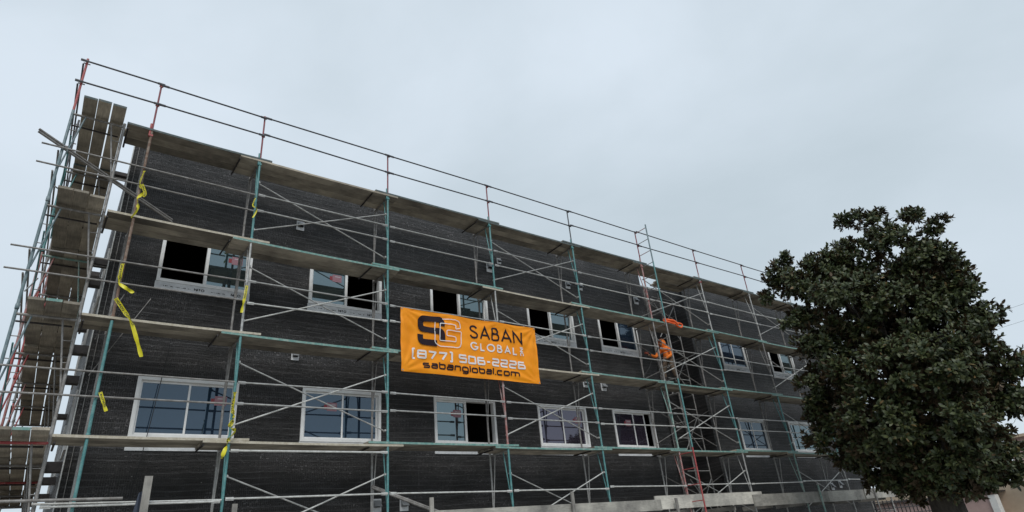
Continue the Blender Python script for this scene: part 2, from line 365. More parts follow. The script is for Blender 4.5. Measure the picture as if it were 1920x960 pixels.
# stroke lettering -------------------------------------------------------------
def fillet(P, rad, closed=False, n=5):
    P = [np.array(p, float) for p in P]; res = []; m_ = len(P)
    for i in range(m_):
        if not closed and i in (0, m_ - 1): res.append(P[i]); continue
        a, b_, c = P[i - 1], P[i], P[(i + 1) % m_]
        la, lc = np.linalg.norm(a - b_), np.linalg.norm(c - b_); rr = min(rad, la * .48, lc * .48)
        p0 = b_ + (a - b_) / la * rr; p1 = b_ + (c - b_) / lc * rr
        for s in range(n + 1):
            u = s / n; res.append((1 - u) ** 2 * p0 + 2 * u * (1 - u) * b_ + u * u * p1)
    return res
def smooth2(P, closed=False, n=6):
    return [np.array((q.x, q.y)) for q in catmull([Vector((p[0], p[1], 0)) for p in P], n, closed)]
def circ(cx, cy, rx, ry, a0, a1, n=22):
    return [np.array((cx + rx * math.cos(math.radians(a0 + (a1 - a0) * i / n)), cy + ry * math.sin(math.radians(a0 + (a1 - a0) * i / n)))) for i in range(n + 1)]
FA = {'S': (.58, [smooth2([(.53, .83), (.43, .96), (.27, 1), (.1, .93), (.04, .77), (.12, .62), (.32, .52), (.5, .40), (.56, .24), (.48, .07), (.28, 0), (.1, .05), (.0, .2)])]),
      'A': (.74, [[(0, 0), (.37, 1), (.74, 0)], [(.13, .33), (.61, .33)]]),
      'B': (.54, [[(0, 0), (0, 1)], smooth2([(0, 1), (.24, 1), (.4, .93), (.45, .78), (.4, .61), (.24, .54), (0, .54)]), smooth2([(0, .54), (.27, .54), (.47, .46), (.54, .27), (.46, .07), (.27, 0), (0, 0)])]),
      'N': (.68, [[(0, 0), (0, 1), (.68, 0), (.68, 1)]]), 'L': (.45, [[(0, 1), (0, 0), (.45, 0)]]), 'I': (.0, [[(0, 0), (0, 1)]]),
      'O': (.9, [circ(.45, .5, .45, .5, 0, 360)]), 'C': (.75, [circ(.45, .5, .45, .5, 45, 315)]),
      'G': (.88, [circ(.45, .5, .45, .5, 45, 350) + [np.array((.48, .44))]]),
      'U': (.62, [[(0, 1), (0, .25)] + circ(.31, .3, .31, .3, 180, 360, 10) + [(.62, 1)]]), 'T': (.6, [[(.3, 0), (.3, 1)], [(0, 1), (.6, 1)]]),
      'D': (.66, [[(0, 0), (0, 1)], smooth2([(0, 1), (.3, 1), (.56, .85), (.66, .5), (.56, .15), (.3, 0), (0, 0)])]), 'R': (.54, [[(0, 0), (0, 1)], smooth2([(0, 1), (.24, 1), (.4, .93), (.45, .78), (.4, .61), (.24, .54), (0, .54)]), [(.22, .54), (.54, 0)]]),
      'E': (.46, [[(.46, 1), (0, 1), (0, 0), (.46, 0)], [(0, .52), (.4, .52)]]), ' ': (.35, [])}
q_ = .13
FB = {'0': (1., [fillet([(.0, .5), (0, 1), (1, 1), (1, 0), (0, 0)], q_, True) ]), '8': (1., [fillet([(.0, .5), (0, 1), (1, 1), (1, 0), (0, 0)], q_, True), [(0, .52), (1, .52)]]),
      '7': (1., [fillet([(0, 1), (1, 1), (.4, 0)], .1)]), '5': (1., [fillet([(1, 1), (0, 1), (0, .56), (1, .56), (1, 0), (0, 0)], q_)]),
      '6': (1., [fillet([(.95, 1), (0, 1), (0, 0), (1, 0), (1, .55), (0, .55)], q_)]), '2': (1., [fillet([(0, 1), (1, 1), (1, .5), (0, .5), (0, 0), (1, 0)], q_)]),
      '-': (.5, [[(0, .45), (.5, .45)]]), '(': (.3, [fillet([(.3, 1.18), (0, 1.18), (0, -.18), (.3, -.18)], .3)]), ')': (.3, [fillet([(0, 1.18), (.3, 1.18), (.3, -.18), (0, -.18)], .3)]), ' ': (.3, [])}
q_ = .3
FC = {'s': (1.1, [fillet([(1.05, 1), (0, 1), (0, .52), (1.1, .52), (1.1, 0), (0, 0)], .22)]), 'a': (1.1, [fillet([(.05, 1), (1.1, 1), (1.1, 0), (0, 0), (0, .56), (1.1, .56)], .25)]),
      'b': (1.1, [fillet([(0, 1.5), (0, 0), (1.1, 0), (1.1, 1), (0, 1)], q_)]), 'n': (1.1, [[(0, 0), (0, 1.06)], fillet([(0, 1), (1.1, 1), (1.1, 0)], q_)]),
      'g': (1.1, [fillet([(1.1, 0), (0, 0), (0, 1), (1.1, 1), (1.1, -.45), (.05, -.45)], q_)]), 'l': (0., [[(0, 0), (0, 1.5)]]), 'o': (1.1, [fillet([(.0, .5), (0, 1), (1.1, 1), (1.1, 0), (0, 0)], q_, True)]),
      '.': (.0, [[(0, -.12), (0, .14)]]), 'c': (1.05, [fillet([(1.05, 1), (0, 1), (0, 0), (1.05, 0)], q_)]), 'm': (1.9, [[(0, 0), (0, 1.06)], fillet([(0, 1), (1.9, 1), (1.9, 0)], q_), [(.95, 1), (.95, 0)]])}
for fnt, keys in ((FB, '08'), (FC, 'o')):       # close the loops
    for k_ in keys: fnt[k_][1][0] = list(fnt[k_][1][0]) + [fnt[k_][1][0][0], fnt[k_][1][0][1]]
def ribbon2(P, t):
    P = [np.array(p, float)[:2] for p in P]; Q = [P[0]]
    for p in P[1:]:
        if np.linalg.norm(p - Q[-1]) > 1e-5: Q.append(p)
    P = Q; n = len(P); Lf, Rt = [], []
    for i in range(n):
        d0 = P[i] - P[i - 1] if i else P[1] - P[0]; d1 = P[i + 1] - P[i] if i < n - 1 else P[-1] - P[-2]
        d0 = d0 / np.linalg.norm(d0); d1 = d1 / np.linalg.norm(d1); tt = d0 + d1
        if np.linalg.norm(tt) < .2: tt = d1
        tt = tt / np.linalg.norm(tt); nn = np.array((-tt[1], tt[0])); c = max(.42, nn @ np.array((-d1[1], d1[0])))
        Lf.append(P[i] + nn * t / 2 / c); Rt.append(P[i] - nn * t / 2 / c)
    return Lf, Rt
def strokes(text, font, gap, thick):
    x = 0; res = []
    for ch in text:
        wd, st = font[ch]
        for s in st: res.append([np.array(p, float) + np.array((x, 0)) for p in s])
        x += wd + gap
    return res, x - gap
def stroke_mesh(name, polys, thick, place, m, parent, sub=.06, origin=None):
    V, F = [], []
    for li, P in enumerate(polys):
        D = [np.array(P[0], float)]
        for p in P[1:]:
            p = np.array(p, float); k = max(1, int(np.linalg.norm(p - D[-1]) / sub)); a = D[-1]
            for s in range(1, k + 1): D.append(a + (p - a) * s / k)
        Lf, Rt = ribbon2(D, thick); b0 = len(V)
        for a, b_ in zip(Lf, Rt): V += [place(a[0], a[1], li * .0004), place(b_[0], b_[1], li * .0004)]
        for i in range(len(Lf) - 1): F.append((b0 + 2 * i, b0 + 2 * i + 1, b0 + 2 * i + 3, b0 + 2 * i + 2))
    return mesh_obj(name, V, F, m, parent, origin=origin)

ORD = ['first', 'second', 'third', 'fourth', 'fifth', 'sixth', 'seventh']
def window(i, row, left, right, sticker=None, gl='window_glass', extra=None):
    x0, x1 = WX[i]; z0, z1 = (LO, HI)[row]; T = .062
    y0 = YW - .03; y1 = YW + .10; xm = (x0 + x1) / 2
    wv = boxes('window', frame_boxes(x0, x1, z0, z1, y0, y1, T), 'white_vinyl', bld, origin=(xm, y0, z0))
    halves = {'L': (x0 + T, xm + .03), 'R': (xm - .03, x1 - T)}
    for side, st, yy in (('L', left, .03), ('R', right, .05)):
        a, b_ = halves[side]
        if st == 'open': continue
        if st == 'slid': a, b_ = (a + .2, b_ + .2) if side == 'L' else (a - .28, b_ - .28)
        s = boxes('sash', frame_boxes(a, b_, z0 + T + .002, z1 - T - .002, YW + yy, YW + yy + .03 - .002, .036), 'white_vinyl', wv, origin=((a + b_) / 2, YW + yy, z0 + T))
        box('pane', (a + .037, YW + yy + .01, z0 + T + .039), (b_ - .037, YW + yy + .018, z1 - T - .039), gl, wv)
        if sticker == side:
            hx = a + (b_ - a) * (.62 if side == 'R' else .60); hz = z1 - .36
            box('sticker', (hx - .02, YW + yy + .006, hz - .09), (hx + .20, YW + yy + .0085, hz + .09), 'sticker_pink', wv)
            box('sticker', (hx - .085, YW + yy + .006, hz - .06), (hx - .022, YW + yy + .0088, hz + .04), 'sticker_red', wv)
            box('sticker', (hx + .03, YW + yy + .003, hz + .03), (hx + .17, YW + yy + .005, hz + .052), 'sticker_white', wv)
    if left == 'open' or right == 'open':   # mullion where only one sash is seen
        box('mullion', (xm - .03, YW + .004, z0 + T + .003), (xm + .028, YW + .028, z1 - T - .003), 'white_vinyl', wv)
    fb = box('sill_flashing', (x0 - .012, YW - .018, z0 - (.165 if row else .215)), (x1 + .012, YW - .004, z0 - .003), 'white_flashing', wv)
    if row == 1:                            # print on the flashing tape
        for k, (tx, fx) in enumerate((('NITO', .40), ('NITO', .80)) if i < 2 else (('NITO', .45),)):
            pl, wd = strokes(tx, FA, .28, .2); s_ = .045; bx = x0 + (x1 - x0) * fx
            stroke_mesh('print', pl, .26, lambda a, b_, o_: (bx + a * s_ * 1.3, YW - .0205 - o_, z0 - .105 + b_ * s_), 'print_black', wv, .5)
        lst = []
        for q in np.concatenate([np.arange(.08, .36, .018), np.arange(.56, .77, .018)]):
            if rng.random() < .3: continue
            xa = x0 + (x1 - x0) * q; hz = rng.uniform(.010, .022); zc = z0 - .088 + rng.normal(0, .003); lst.append(((xa, YW - .0205, zc - hz / 2), (xa + rng.uniform(.006, .026), YW - .0185, zc + hz / 2)))
        boxes('print', lst, 'print_black', wv)['kind'] = 'stuff'
    return wv
window(0, 0, 'shut', 'shut', 'R'); window(1, 0, 'shut', 'shut', 'L'); window(2, 0, 'shut', 'open', 'L', 'coated_glass'); window(3, 0, 'shut', 'shut', 'R', 'mauve_glass'); window(4, 0, 'shut', 'slid', 'L', 'mauve_glass')
window(5, 0, 'shut', 'shut'); window(6, 0, 'shut', 'shut', None, 'coated_glass')
window(0, 1, 'open', 'shut', 'R', 'coated_glass'); window(1, 1, 'shut', 'open', 'L', 'coated_glass'); window(2, 1, 'open', 'shut', None, 'coated_glass'); window(3, 1, 'open', 'shut', None, 'coated_glass')
window(4, 1, 'open', 'shut'); window(5, 1, 'shut', 'shut'); window(6, 1, 'open', 'shut', None, 'coated_glass')

def vent(px, py, s=1.0, hood=True):
    p = at(px, py, YW); x, z = p.x, p.z
    v = box('wall_vent', (x - .10 * s, YW - .02, z - .13 * s), (x + .10 * s, YW - .003, z + .13 * s), 'white_flashing', bld)
    a, b_ = x - .075 * s, x + .075 * s; zt, zb = z + .10 * s, z - .03 * s; y = YW - .021
    mesh_obj('hood', [(a, y, zt), (b_, y, zt), (b_, y - .11 * s, zb), (a, y - .11 * s, zb), (a, y, zb), (b_, y, zb)], [(0, 3, 2, 1), (0, 4, 3), (1, 2, 5)], 'vent_metal', v)
    box('duct', (a + .01, YW - .05, zb - .01), (b_ - .01, YW - .0215, zt - .06), 'vent_dark', v)
for px, py, s in ((563, 424, .9), (553, 667, .8), (918, 502, 1.15), (935, 490, .7), (1064, 535, .9), (1087, 538, .9), (1192, 564, 1), (1097, 719, .9), (1131, 725, 1), (757, 946, 1), (706, 948, 1), (1560, 912, 1), (1575, 908, 1)):
    vent(px, py, s)

# ------------------------------------------------------------------ scaffolding
SX = [.5, 2.56, 5.56, 8.56, 11.56, 14.58, 17.62, 20.57, 23.6, 26.6]
YO, YI = 11.6, 12.36
DK = [e(8.07), e(6.10), e(4.12), e(2.16)]       # deck heights, top first
DKN = ['top', 'second highest', 'third highest', 'lowest']
ORDN = ['first', 'second', 'third', 'fourth', 'fifth', 'sixth', 'seventh', 'eighth', 'ninth', 'tenth']
POST = [f'{q} standard from the left corner' for q in ORDN]
BAY = [f'{q} bay from the left corner' for q in ORDN]
T_, P_, G_, D_, R_, K_, U_, B_ = 'teal_paint', 'pale_teal_paint', 'galvanised', 'dull_galvanised', 'red_paint', 'pink_worn_paint', 'rusty_steel', 'blue_grey_paint'
CN = {T_: 'teal', P_: 'pale worn teal', G_: 'bare grey', D_: 'dull grey', R_: 'red', K_: 'worn pink', U_: 'rusty brown', B_: 'blue grey'}
LEG = [[U_, U_, T_, T_], [T_, G_, T_, T_], [T_, T_, T_, T_], [T_, G_, K_, T_], [T_, T_, T_, T_], [K_, D_, P_, K_], [G_, T_, T_, G_], [G_, D_, T_, P_], [G_, G_, T_, G_], [G_, T_, G_, G_]]
INN = [D_, D_, D_, G_]
def scaffold_frame(pa, pb, zb, zt, m1, m2, label, group, rungs=2, name='scaffold_trestle'):
    pa, pb = Vector((*pa, 0)), Vector((*pb, 0)); ax = (pb - pa).normalized(); mid = (pa + pb) / 2
    t = thing(name, (mid.x, mid.y, zb), label, 'scaffold', group)
    up = Vector((0, 0, 1)); side = Vector((-abs(ax.y), abs(ax.x), 0)) * .40
    tube('leg', pa + up * zb, pa + up * (zt + .02), .024, m1, t, 12); tube('leg', pb + up * zb, pb + up * (zt + .02), .024, m2, t, 12)
    tube('header', pa + up * (zt - .06), pb + up * (zt - .06), .022, m2, t)
    if zb > .5: tube('bearer', pa + side + up * (zt - .045), pb + side - ax * .06 + up * (zt - .045), .017, 'dark_iron', t, 8)
    tube('collar', pa + up * (zb + .02), pa + up * (zb + .10), .031, m1, t, 12)
    kb = 1.22
    for q, s, m in ((pa, 1, m1), (pb, -1, m2)):
        a = q + ax * s * .21 + up * (zt - .06); b_ = q + ax * s * .018 + up * (zt - kb)
        tube('knee_brace', a, b_, .014, D_ if m == T_ and s == -1 else m, t, 8)
        for r_ in range(rungs):
            zr = zt - .42 - r_ * .36; fr = (zt - .06 - zr) / (kb - .06)
            tube('rung', q + up * zr, q + ax * s * (.21 - .19 * fr) + up * zr, .008, D_, t, 6)
    return t
for i, x in enumerate(SX):
    for k in range(4):
        zt = DK[k] - .03; zb = DK[k + 1] - .03 if k < 3 else e(.18)
        m1 = LEG[i][k]
        scaffold_frame((x, YO), (x + rng.normal(0, .01), YI), zb, zt, m1, INN[k], f'{CN[m1]} scaffold frame under the {DKN[k]} deck, {ORDN[i]} standard from left', 'scaffold frames along the facade', 0)
    scaffold_frame((x, YO), (x, YI), .02, e(.16), G_, G_, f'base frame standing on the pavement at the {POST[i]}', 'base frames under the scaffold', 0)
    # guard post on top
    m = [R_, R_, K_, R_, D_, R_, R_, R_, D_, D_][i]
    t = thing('guard_post', (x, YO, DK[0]), f'{CN[m]} guard post above the top deck at the {POST[i]}', 'guard post', 'guard posts on the top deck')
    tube('post', (x, YO, DK[0] - .02), (x + .0, YO, e(9.26)), .018, 'dark_red_paint' if m in (R_, K_) else 'silhouette_tube', t); tube('sleeve', (x - .03, YO - .005, DK[0] - .12), (x - .03, YO - .005, DK[0] + .16), .02, m if i == 0 else LEG[i][0], t)
    box('clamp', (x - .045, YO - .035, DK[0] - .14), (x + .03, YO + .03, DK[0] - .10), m if i in (0, 6) else LEG[i][0], t)
    for zr in (9.2, 8.70): box('clamp', (x - .035, YO - .045, e(zr) - .035), (x + .035, YO - .0215, e(zr) + .03), m, t)

def rail(x0, x1, z, label, m='galvanised', y=YO - .055, rad=.0165, sag=0, ends=True, group='horizontal rails of the scaffold', tilt=0):
    t = thing('guard_rail', ((x0 + x1) / 2, y, z), label, 'rail', group)
    tube('tube', (x0, y, z + tilt), (x1, y, z - tilt), rad, m, t, 8)
    if ends:
        for x, s, tl in ((x0, 1, tilt), (x1, -1, -tilt)):
            box('end_plate', (min(x, x + s * .13), y - .006, z + tl - .026), (max(x, x + s * .13), y + .006, z + tl + .026), m, t)
    return t
SEG = [(-.86 if i < 0 else SX[i], SX[i + 1]) for i in range(len(SX) - 1)]
BAYS = [(SX[i], SX[i + 1]) for i in range(9)]            # bay 0 = between first and second standards
rail(-.88, .56, e(9.22), 'upper rail above the top deck across the left corner bay', 'silhouette_tube', rad=.017); rail(-.88, .56, e(8.71), 'middle rail above the top deck across the left corner bay', 'silhouette_tube', rad=.017)
RN = {(0, 0): 7.17, (0, 1): 6.78, (1, 0): 5.18, (1, 1): 4.76, (2, 0): 3.18, (2, 1): 2.80}
for b in range(9):
    x0, x1 = BAYS[b]
    for nm, zz in (('upper', 9.2), ('middle', 8.70)):
        rail(x0 + .01, x1 + .03, e(zz) + rng.normal(0, .008), f'{nm} rail above the top deck, {BAY[b]}', 'silhouette_tube', rad=.017, tilt=rng.normal(0, .01))
    for (k, q), zz in RN.items():
        a = x0 + .03
        if b == 0: a = -1.08
        m = ['bright_rail', G_, G_][int(rng.integers(3))] if b else D_  # first bay rails: duller grey stands in for backlight against the sky
        rail(a, x1 - .03, e(zz) + rng.normal(0, .012), f'{"upper" if q == 0 else "lower"} rail beside the {DKN[k + 1]} deck, {BAY[b]}', m, ends=b != 0, tilt=rng.normal(0, .012))
    rail(x0 + .03 if b else .0, x1 - .03, e(1.205) + rng.normal(0, .008), f'rail below the lowest deck, {BAY[b]}', 'bright_rail', ends=b != 0, tilt=rng.normal(0, .01))
    if b in (1, 3, 5, 7):
        for k in range(4):
            zb = DK[k + 1] if k < 3 else e(.16)
            t = thing('cross_brace', ((x0 + x1) / 2, YO + .04, zb), f'crossed pair of grey braces below the {DKN[k]} deck, {BAY[b]}', 'cross brace', 'cross braces of the facade scaffold')
            tube('tube', (x0 + .03, YO + .035, zb + .27), (x1 - .05, YO + .035, zb + 1.42), .0145, 'bright_rail' if k else G_, t, 8)
            tube('tube', (x0 + .03, YO + .065, zb + 1.42), (x1 - .05, YO + .065, zb + .27), .0145, G_, t, 8)
            for xx, zz in ((x0 + .03, .27), (x1 - .05, 1.42), (x0 + .03, 1.42), (x1 - .05, .27)): tube('stud', (xx, YO + .0, zb + zz), (xx, YO + .085, zb + zz), .022, G_, t, 8)
rail(2.59, 5.53, e(1.985), 'white rail just under the lowest deck, second bay', 'bright_rail', rad=.02)
rail(.1, 2.5, e(1.165), 'second pale rail below the lowest deck beside the grey wooden post', 'bright_rail', y=YO - .11)
rail(-1.6, 1.1, e(1.25), 'dull grey loose tube crossing the left corner at the bottom', D_, y=YO - .16, rad=.022, ends=False)

# deck planks
def plank_x(x0, x1, y0, y1, z, edge, label, th=.042, tilt=0):
    V = box_v((x0, y0, z), (x1, y1, z + th)); nseg = 5
    V, F, I = [], [], []
    sag = rng.uniform(.004, .02); yaw = rng.normal(0, .004); tw = rng.normal(0, .004)
    for i in range(nseg + 1):
        u = i / nseg; x = x0 + (x1 - x0) * u; dz = -sag * 4 * u * (1 - u) + tilt * (u - .5); dy = yaw * (u - .5) * 2
        V += [(x, y0 + dy, z + dz + tw * (u - .5)), (x, y1 + dy, z + dz - tw * (u - .5)), (x, y1 + dy, z + dz + th - tw * (u - .5)), (x, y0 + dy, z + dz + th + tw * (u - .5))]
    for i in range(nseg):
        a = i * 4
        for k, mi in ((0, 0), (1, 0), (2, 0), (3, 1)):
            F.append((a + k, a + 4 + k, a + 4 + (k + 1) % 4, a + (k + 1) % 4)); I.append(mi)
    F += [(0, 1, 2, 3), (nseg * 4 + 3, nseg * 4 + 2, nseg * 4 + 1, nseg * 4)]; I += [0, 0]
    o = mesh_obj('scaffold_plank', V, F, ['plank_wood_x', edge], None, I, origin=((x0 + x1) / 2, (y0 + y1) / 2, z))
    return tag(o, label, 'plank', 'deck planks along the facade')
ET, EP, ED = 'edge_teal', 'edge_pale', 'edge_dark'
EDGE = [[ED, 'plank_wood_x', ED, ED, ED, ED, ED, ED, ED], [EP, ET, ET, EP, ET, ET, ET, ET, ET], [EP, ET, ET, EP, ET, ET, ET, ET, ET], [EP, EP, ET, ET, ET, ET, ET, ET, ET]]
PN = ['outer', 'middle', 'inner']; PY = [(11.565, 11.795), (11.81, 12.03), (12.045, 12.27)]
for k in range(4):
    for b in range(9):
        x0, x1 = BAYS[b]; a = x0 - .36 + rng.uniform(-.06, .06); c = x1 + .30 + rng.uniform(-.06, .06)
        if b == 0: a = .07
        for j, (y0, y1) in enumerate(PY):
            z = DK[k] - .045 + (.046 if b % 2 == 0 else 0)
            plank_x(a + rng.uniform(-.02, .02), c + rng.uniform(-.02, .02), y0, y1, z, EDGE[k][b] if j == 0 else 'plank_wood_x', f'{PN[j]} wooden plank of the {DKN[k]} deck, {BAY[b]}')
# planks bridging into the recess
plank_x(16.2, 17.84, 12.30, 12.53, DK[0] - .03, ED, 'short plank bridging into the recess on the top deck, front one'); plank_x(16.3, 17.84, 12.545, 12.77, DK[0] - .03, ED, 'short plank bridging into the recess on the top deck, rear one')

# run along the left side of the building
LX0, LX1 = -.78, .04
LY = [11.6, 13.73, 15.86, 17.99, 20.12]
LN = ['front', 'second', 'third', 'fourth', 'rearmost']
LM = [[B_, B_, B_, T_], [T_, K_, R_, K_], [D_, R_, K_, R_], [K_, D_, R_, D_], [D_, D_, D_, D_]]
LI = [[D_, D_, D_, D_], [D_, P_, D_, D_], [D_] * 4, [D_] * 4, [D_] * 4]
for i, y in enumerate(LY):
    for k in range(4):
        zt = DK[k] - .03; zb = DK[k + 1] - .03 if k < 3 else e(.18)
        t = scaffold_frame((LX0, y), (LX1, y), zb, zt, LM[i][k], LI[i][k], f'{CN[LM[i][k]]} scaffold frame by left wall under the {DKN[k]} deck, {LN[i]} in row', 'scaffold frames beside the left wall', 2)
        if k == 3 and i in (0, 2):
            for ch in t.children:
                if ch.name.startswith('header'): ch.data = unit_tube(R_)
    scaffold_frame((LX0, y), (LX1, y), .02, e(.16), G_, G_, f'base frame beside the left wall on the ground, {LN[i]} of the row', 'base frames under the scaffold', 0)
    t = thing('guard_post', (LX0, y, DK[0]), f'guard post above the top deck beside the left wall, {LN[i]} of the row', 'guard post', 'guard posts on the top deck')
    tube('post', (LX0, y, DK[0] - .04), (LX0, y, e(9.32)), .021, R_ if i == 0 else 'silhouette_tube', t)
    for zr in (9.2, 8.7): tube('stud', (LX0 - .05, y - .0, e(zr)), (LX0 + .06, y, e(zr)), .012, D_, t, 6)
    if i < 4:
        y1 = LY[i + 1]
        for nm, zz in (('upper', 9.17), ('middle', 8.67), ):
            r_ = thing('guard_rail', (LX0 - .05, (y + y1) / 2, e(zz)), f'{nm} rail above the top deck beside the left wall, {LN[i]} bay', 'rail', 'rails beside the left wall')
            tube('tube', (LX0 - .05, y, e(zz)), (LX0 - .05, y1, e(zz)), .016, 'silhouette_tube', r_, 8)
        for k, q in ((1, 1.03), (1, .6), (2, 1.03), (2, .6), (3, 1.03), (3, .6)):
            r_ = thing('guard_rail', (LX0 - .05, (y + y1) / 2, DK[k] + q), f'{"upper" if q > .8 else "lower"} rail beside the left wall above the {DKN[k]} deck, {LN[i]} bay', 'rail', 'rails beside the left wall')
            tube('tube', (LX0 - .05, y, DK[k] + q), (LX0 - .05, y1, DK[k] + q), .016, D_, r_, 8)
        for k in range(4):
            if i % 2 == 0:
                zb = DK[k + 1] if k < 3 else e(.16)
                t = thing('cross_brace', (LX0 + .04, (y + y1) / 2, zb), f'crossed braces beside the left wall below the {DKN[k]} deck, {LN[i]} bay', 'cross brace', 'cross braces beside the left wall')
                tube('tube', (LX0 + .04, y, zb + .3), (LX0 + .04, y1, zb + 1.4), .013, G_, t, 8); tube('tube', (LX0 + .07, y, zb + 1.4), (LX0 + .07, y1, zb + .3), .013, T_, t, 8)
            for j, (xa, xb) in enumerate(((-.655, -.445), (-.43, -.222), (-.207, .01))):
                z = DK[k] - .045 + (.046 if i % 2 == 0 else 0)
                ya = y - (.5 if i == 0 else .3) + rng.uniform(-.04, .04); yb = y1 + .25 + rng.uniform(-.05, .05)
                tl = rng.normal(0, .004)
                ed = ET if (i == 0 and k in (2, 3) and j == 1) else ('edge_dark' if k == 0 else 'plank_wood_y')
                o = mesh_obj('scaffold_plank', box_v((xa + tl, ya, z), (xb + tl, yb, z + .042)), BOXF, ['plank_wood_y', ed], None, [0, 0, 1, 0, 0, 0], origin=((xa + xb) / 2, (ya + yb) / 2, z))
                tag(o, f'{["left", "middle", "right"][j]} plank of the {DKN[k]} deck beside the left wall, {LN[i]} bay', 'plank', 'deck planks beside the left wall')
# wall ties between the left run and the building
for k in range(4):
    for q, y in enumerate((13.3 + .3 * math.sin(k * 2.3), 15.0 + .5 * math.sin(k * 4.1 + 1), 18.3 + .6 * math.sin(k * 3.3 + 2))):
        hb = .08 + .09 * abs(math.sin(k * 2.7 + q * 1.9))
        t = thing('wall_tie', (.17, y, DK[k] - .1), f'dark block tying the left scaffold to the wall at the {DKN[k]} deck, {LN[q]} one', 'wall tie', 'wall ties')
        box('block', (.055, y, DK[k] - .06 - hb), (XL - .01, y + .2, DK[k] - .06), 'dark_iron', t); tube('bolt', (.03, y + .04, DK[k] - .2), (XL - .005, y + .04, DK[k] - .2), .012, D_, t, 6)

# loose diagonal tubes
def pole(p0, p1, label, m, rad, twin=0):
    p0, p1 = Vector(p0), Vector(p1)
    t = thing('brace_pole', (p0 + p1) / 2, label, 'pole')
    tube('tube', p0, p1, rad, m, t)
    if twin:
        off = Vector((0, 0, twin)); tube('tube', p0 + off, p1 + off, rad, m, t)
    return t
pole(at(72, 246, 11.42), at(322, 416, 12.47), 'long double grey pole slanting down across the upper left corner', D_, .022, .05)
pole(at(697, 914, 12.2), at(828, 964, 11.75), 'grey slanting pole near the bottom beside the third standard', D_, .026, .03)
pole(at(233, 552, 12.5), at(178, 636, 11.9), 'thin grey rod slanting by the left corner above the third highest deck', D_, .009)
pole(at(283, 560, 12.4), at(166, 704, 12.3), 'thin rod slanting behind the yellow tape near the left corner', D_, .008)
t = thing('wall_cable', at(337, 560, 12.55), 'thin black cable hanging down the wall across the lower left window', 'cable')
sweep('cable', catmull([at(337, 555, 12.55), at(320, 640, 12.54), at(300, 722, 12.53), at(268, 845, 12.55), at(233, 965, 12.55)], 6), .007, 'black_cable', t, 6)

# access ladder
t = thing('access_ladder', (14.58, 11.34, e(.1)), 'tall access ladder with red and teal rail standing out from the facade scaffold', 'ladder')
lad = [(9.28, 7.9, B_), (7.9, 6.05, T_), (6.05, 4.1, D_), (4.1, 2.15, T_), (2.15, .1, R_)]
for z1, z0, m in lad: tube('rail', (14.58, 11.11, e(z0)), (14.58, 11.11, e(z1)), .022, m, t, 12)
zz = .35
while zz < 9.2:
    tube('rung', (14.58, 11.12, e(zz)), (14.58, 11.575, e(zz)), .012, R_ if zz < 2.2 else (K_ if rng.random() < .15 else D_), t, 8); zz += .42
# tower inside the recess
for q, x in enumerate((16.0, 16.75, 17.5)):
    for k in range(4):
        zt = DK[k] - .2; zb = DK[k + 1] - .2 if k < 3 else .02
        t = thing('scaffold_trestle', (x, 13.1, zb), f'grey ladder frame in the dark recess below the {DKN[k]} deck, {("left", "middle", "right")[q]} one', 'scaffold', 'frames in the recess')
        tube('leg', (x, 12.86, zb), (x, 12.86, zt), .022, D_, t); tube('leg', (x, 13.4, zb), (x, 13.4, zt), .022, D_, t)
        for r_ in range(4): tube('rung', (x, 12.86, zb + .3 + r_ * .45), (x, 13.4, zb + .3 + r_ * .45), .012, D_, t, 6)
for k in range(4):
    zb = DK[k + 1] if k < 3 else e(.16)
    t = thing('cross_brace', (16.1, 12.4, zb), f'crossed braces on the wall side behind the ladder below the {DKN[k]} deck', 'cross brace', 'braces in the recess')
    tube('tube', (14.62, 12.41, zb + .3), (17.58, 12.41, zb + 1.45), .013, D_, t, 8); tube('tube', (14.62, 12.44, zb + 1.45), (17.58, 12.44, zb + .3), .013, D_, t, 8)
for k in range(4):
    zb = DK[k + 1] - .2 if k < 3 else e(.0)
    t = thing('cross_brace', (16.9, 12.84, zb), f'crossed braces in the dark recess below the {DKN[k]} deck', 'cross brace', 'braces in the recess')
    tube('tube', (16.37, 12.83, zb + .25), (17.43, 12.83, zb + 1.5), .014, G_, t, 8); tube('tube', (16.37, 12.81, zb + 1.5), (17.43, 12.81, zb + .25), .014, G_, t, 8)
    tube('tube', (16.35, 12.83, zb + .8), (17.45, 12.83, zb + .8), .014, 'bright_rail', t, 8); tube('tube', (16.35, 12.83, zb + 1.75), (17.45, 12.83, zb + 1.75), .014, G_, t, 8)

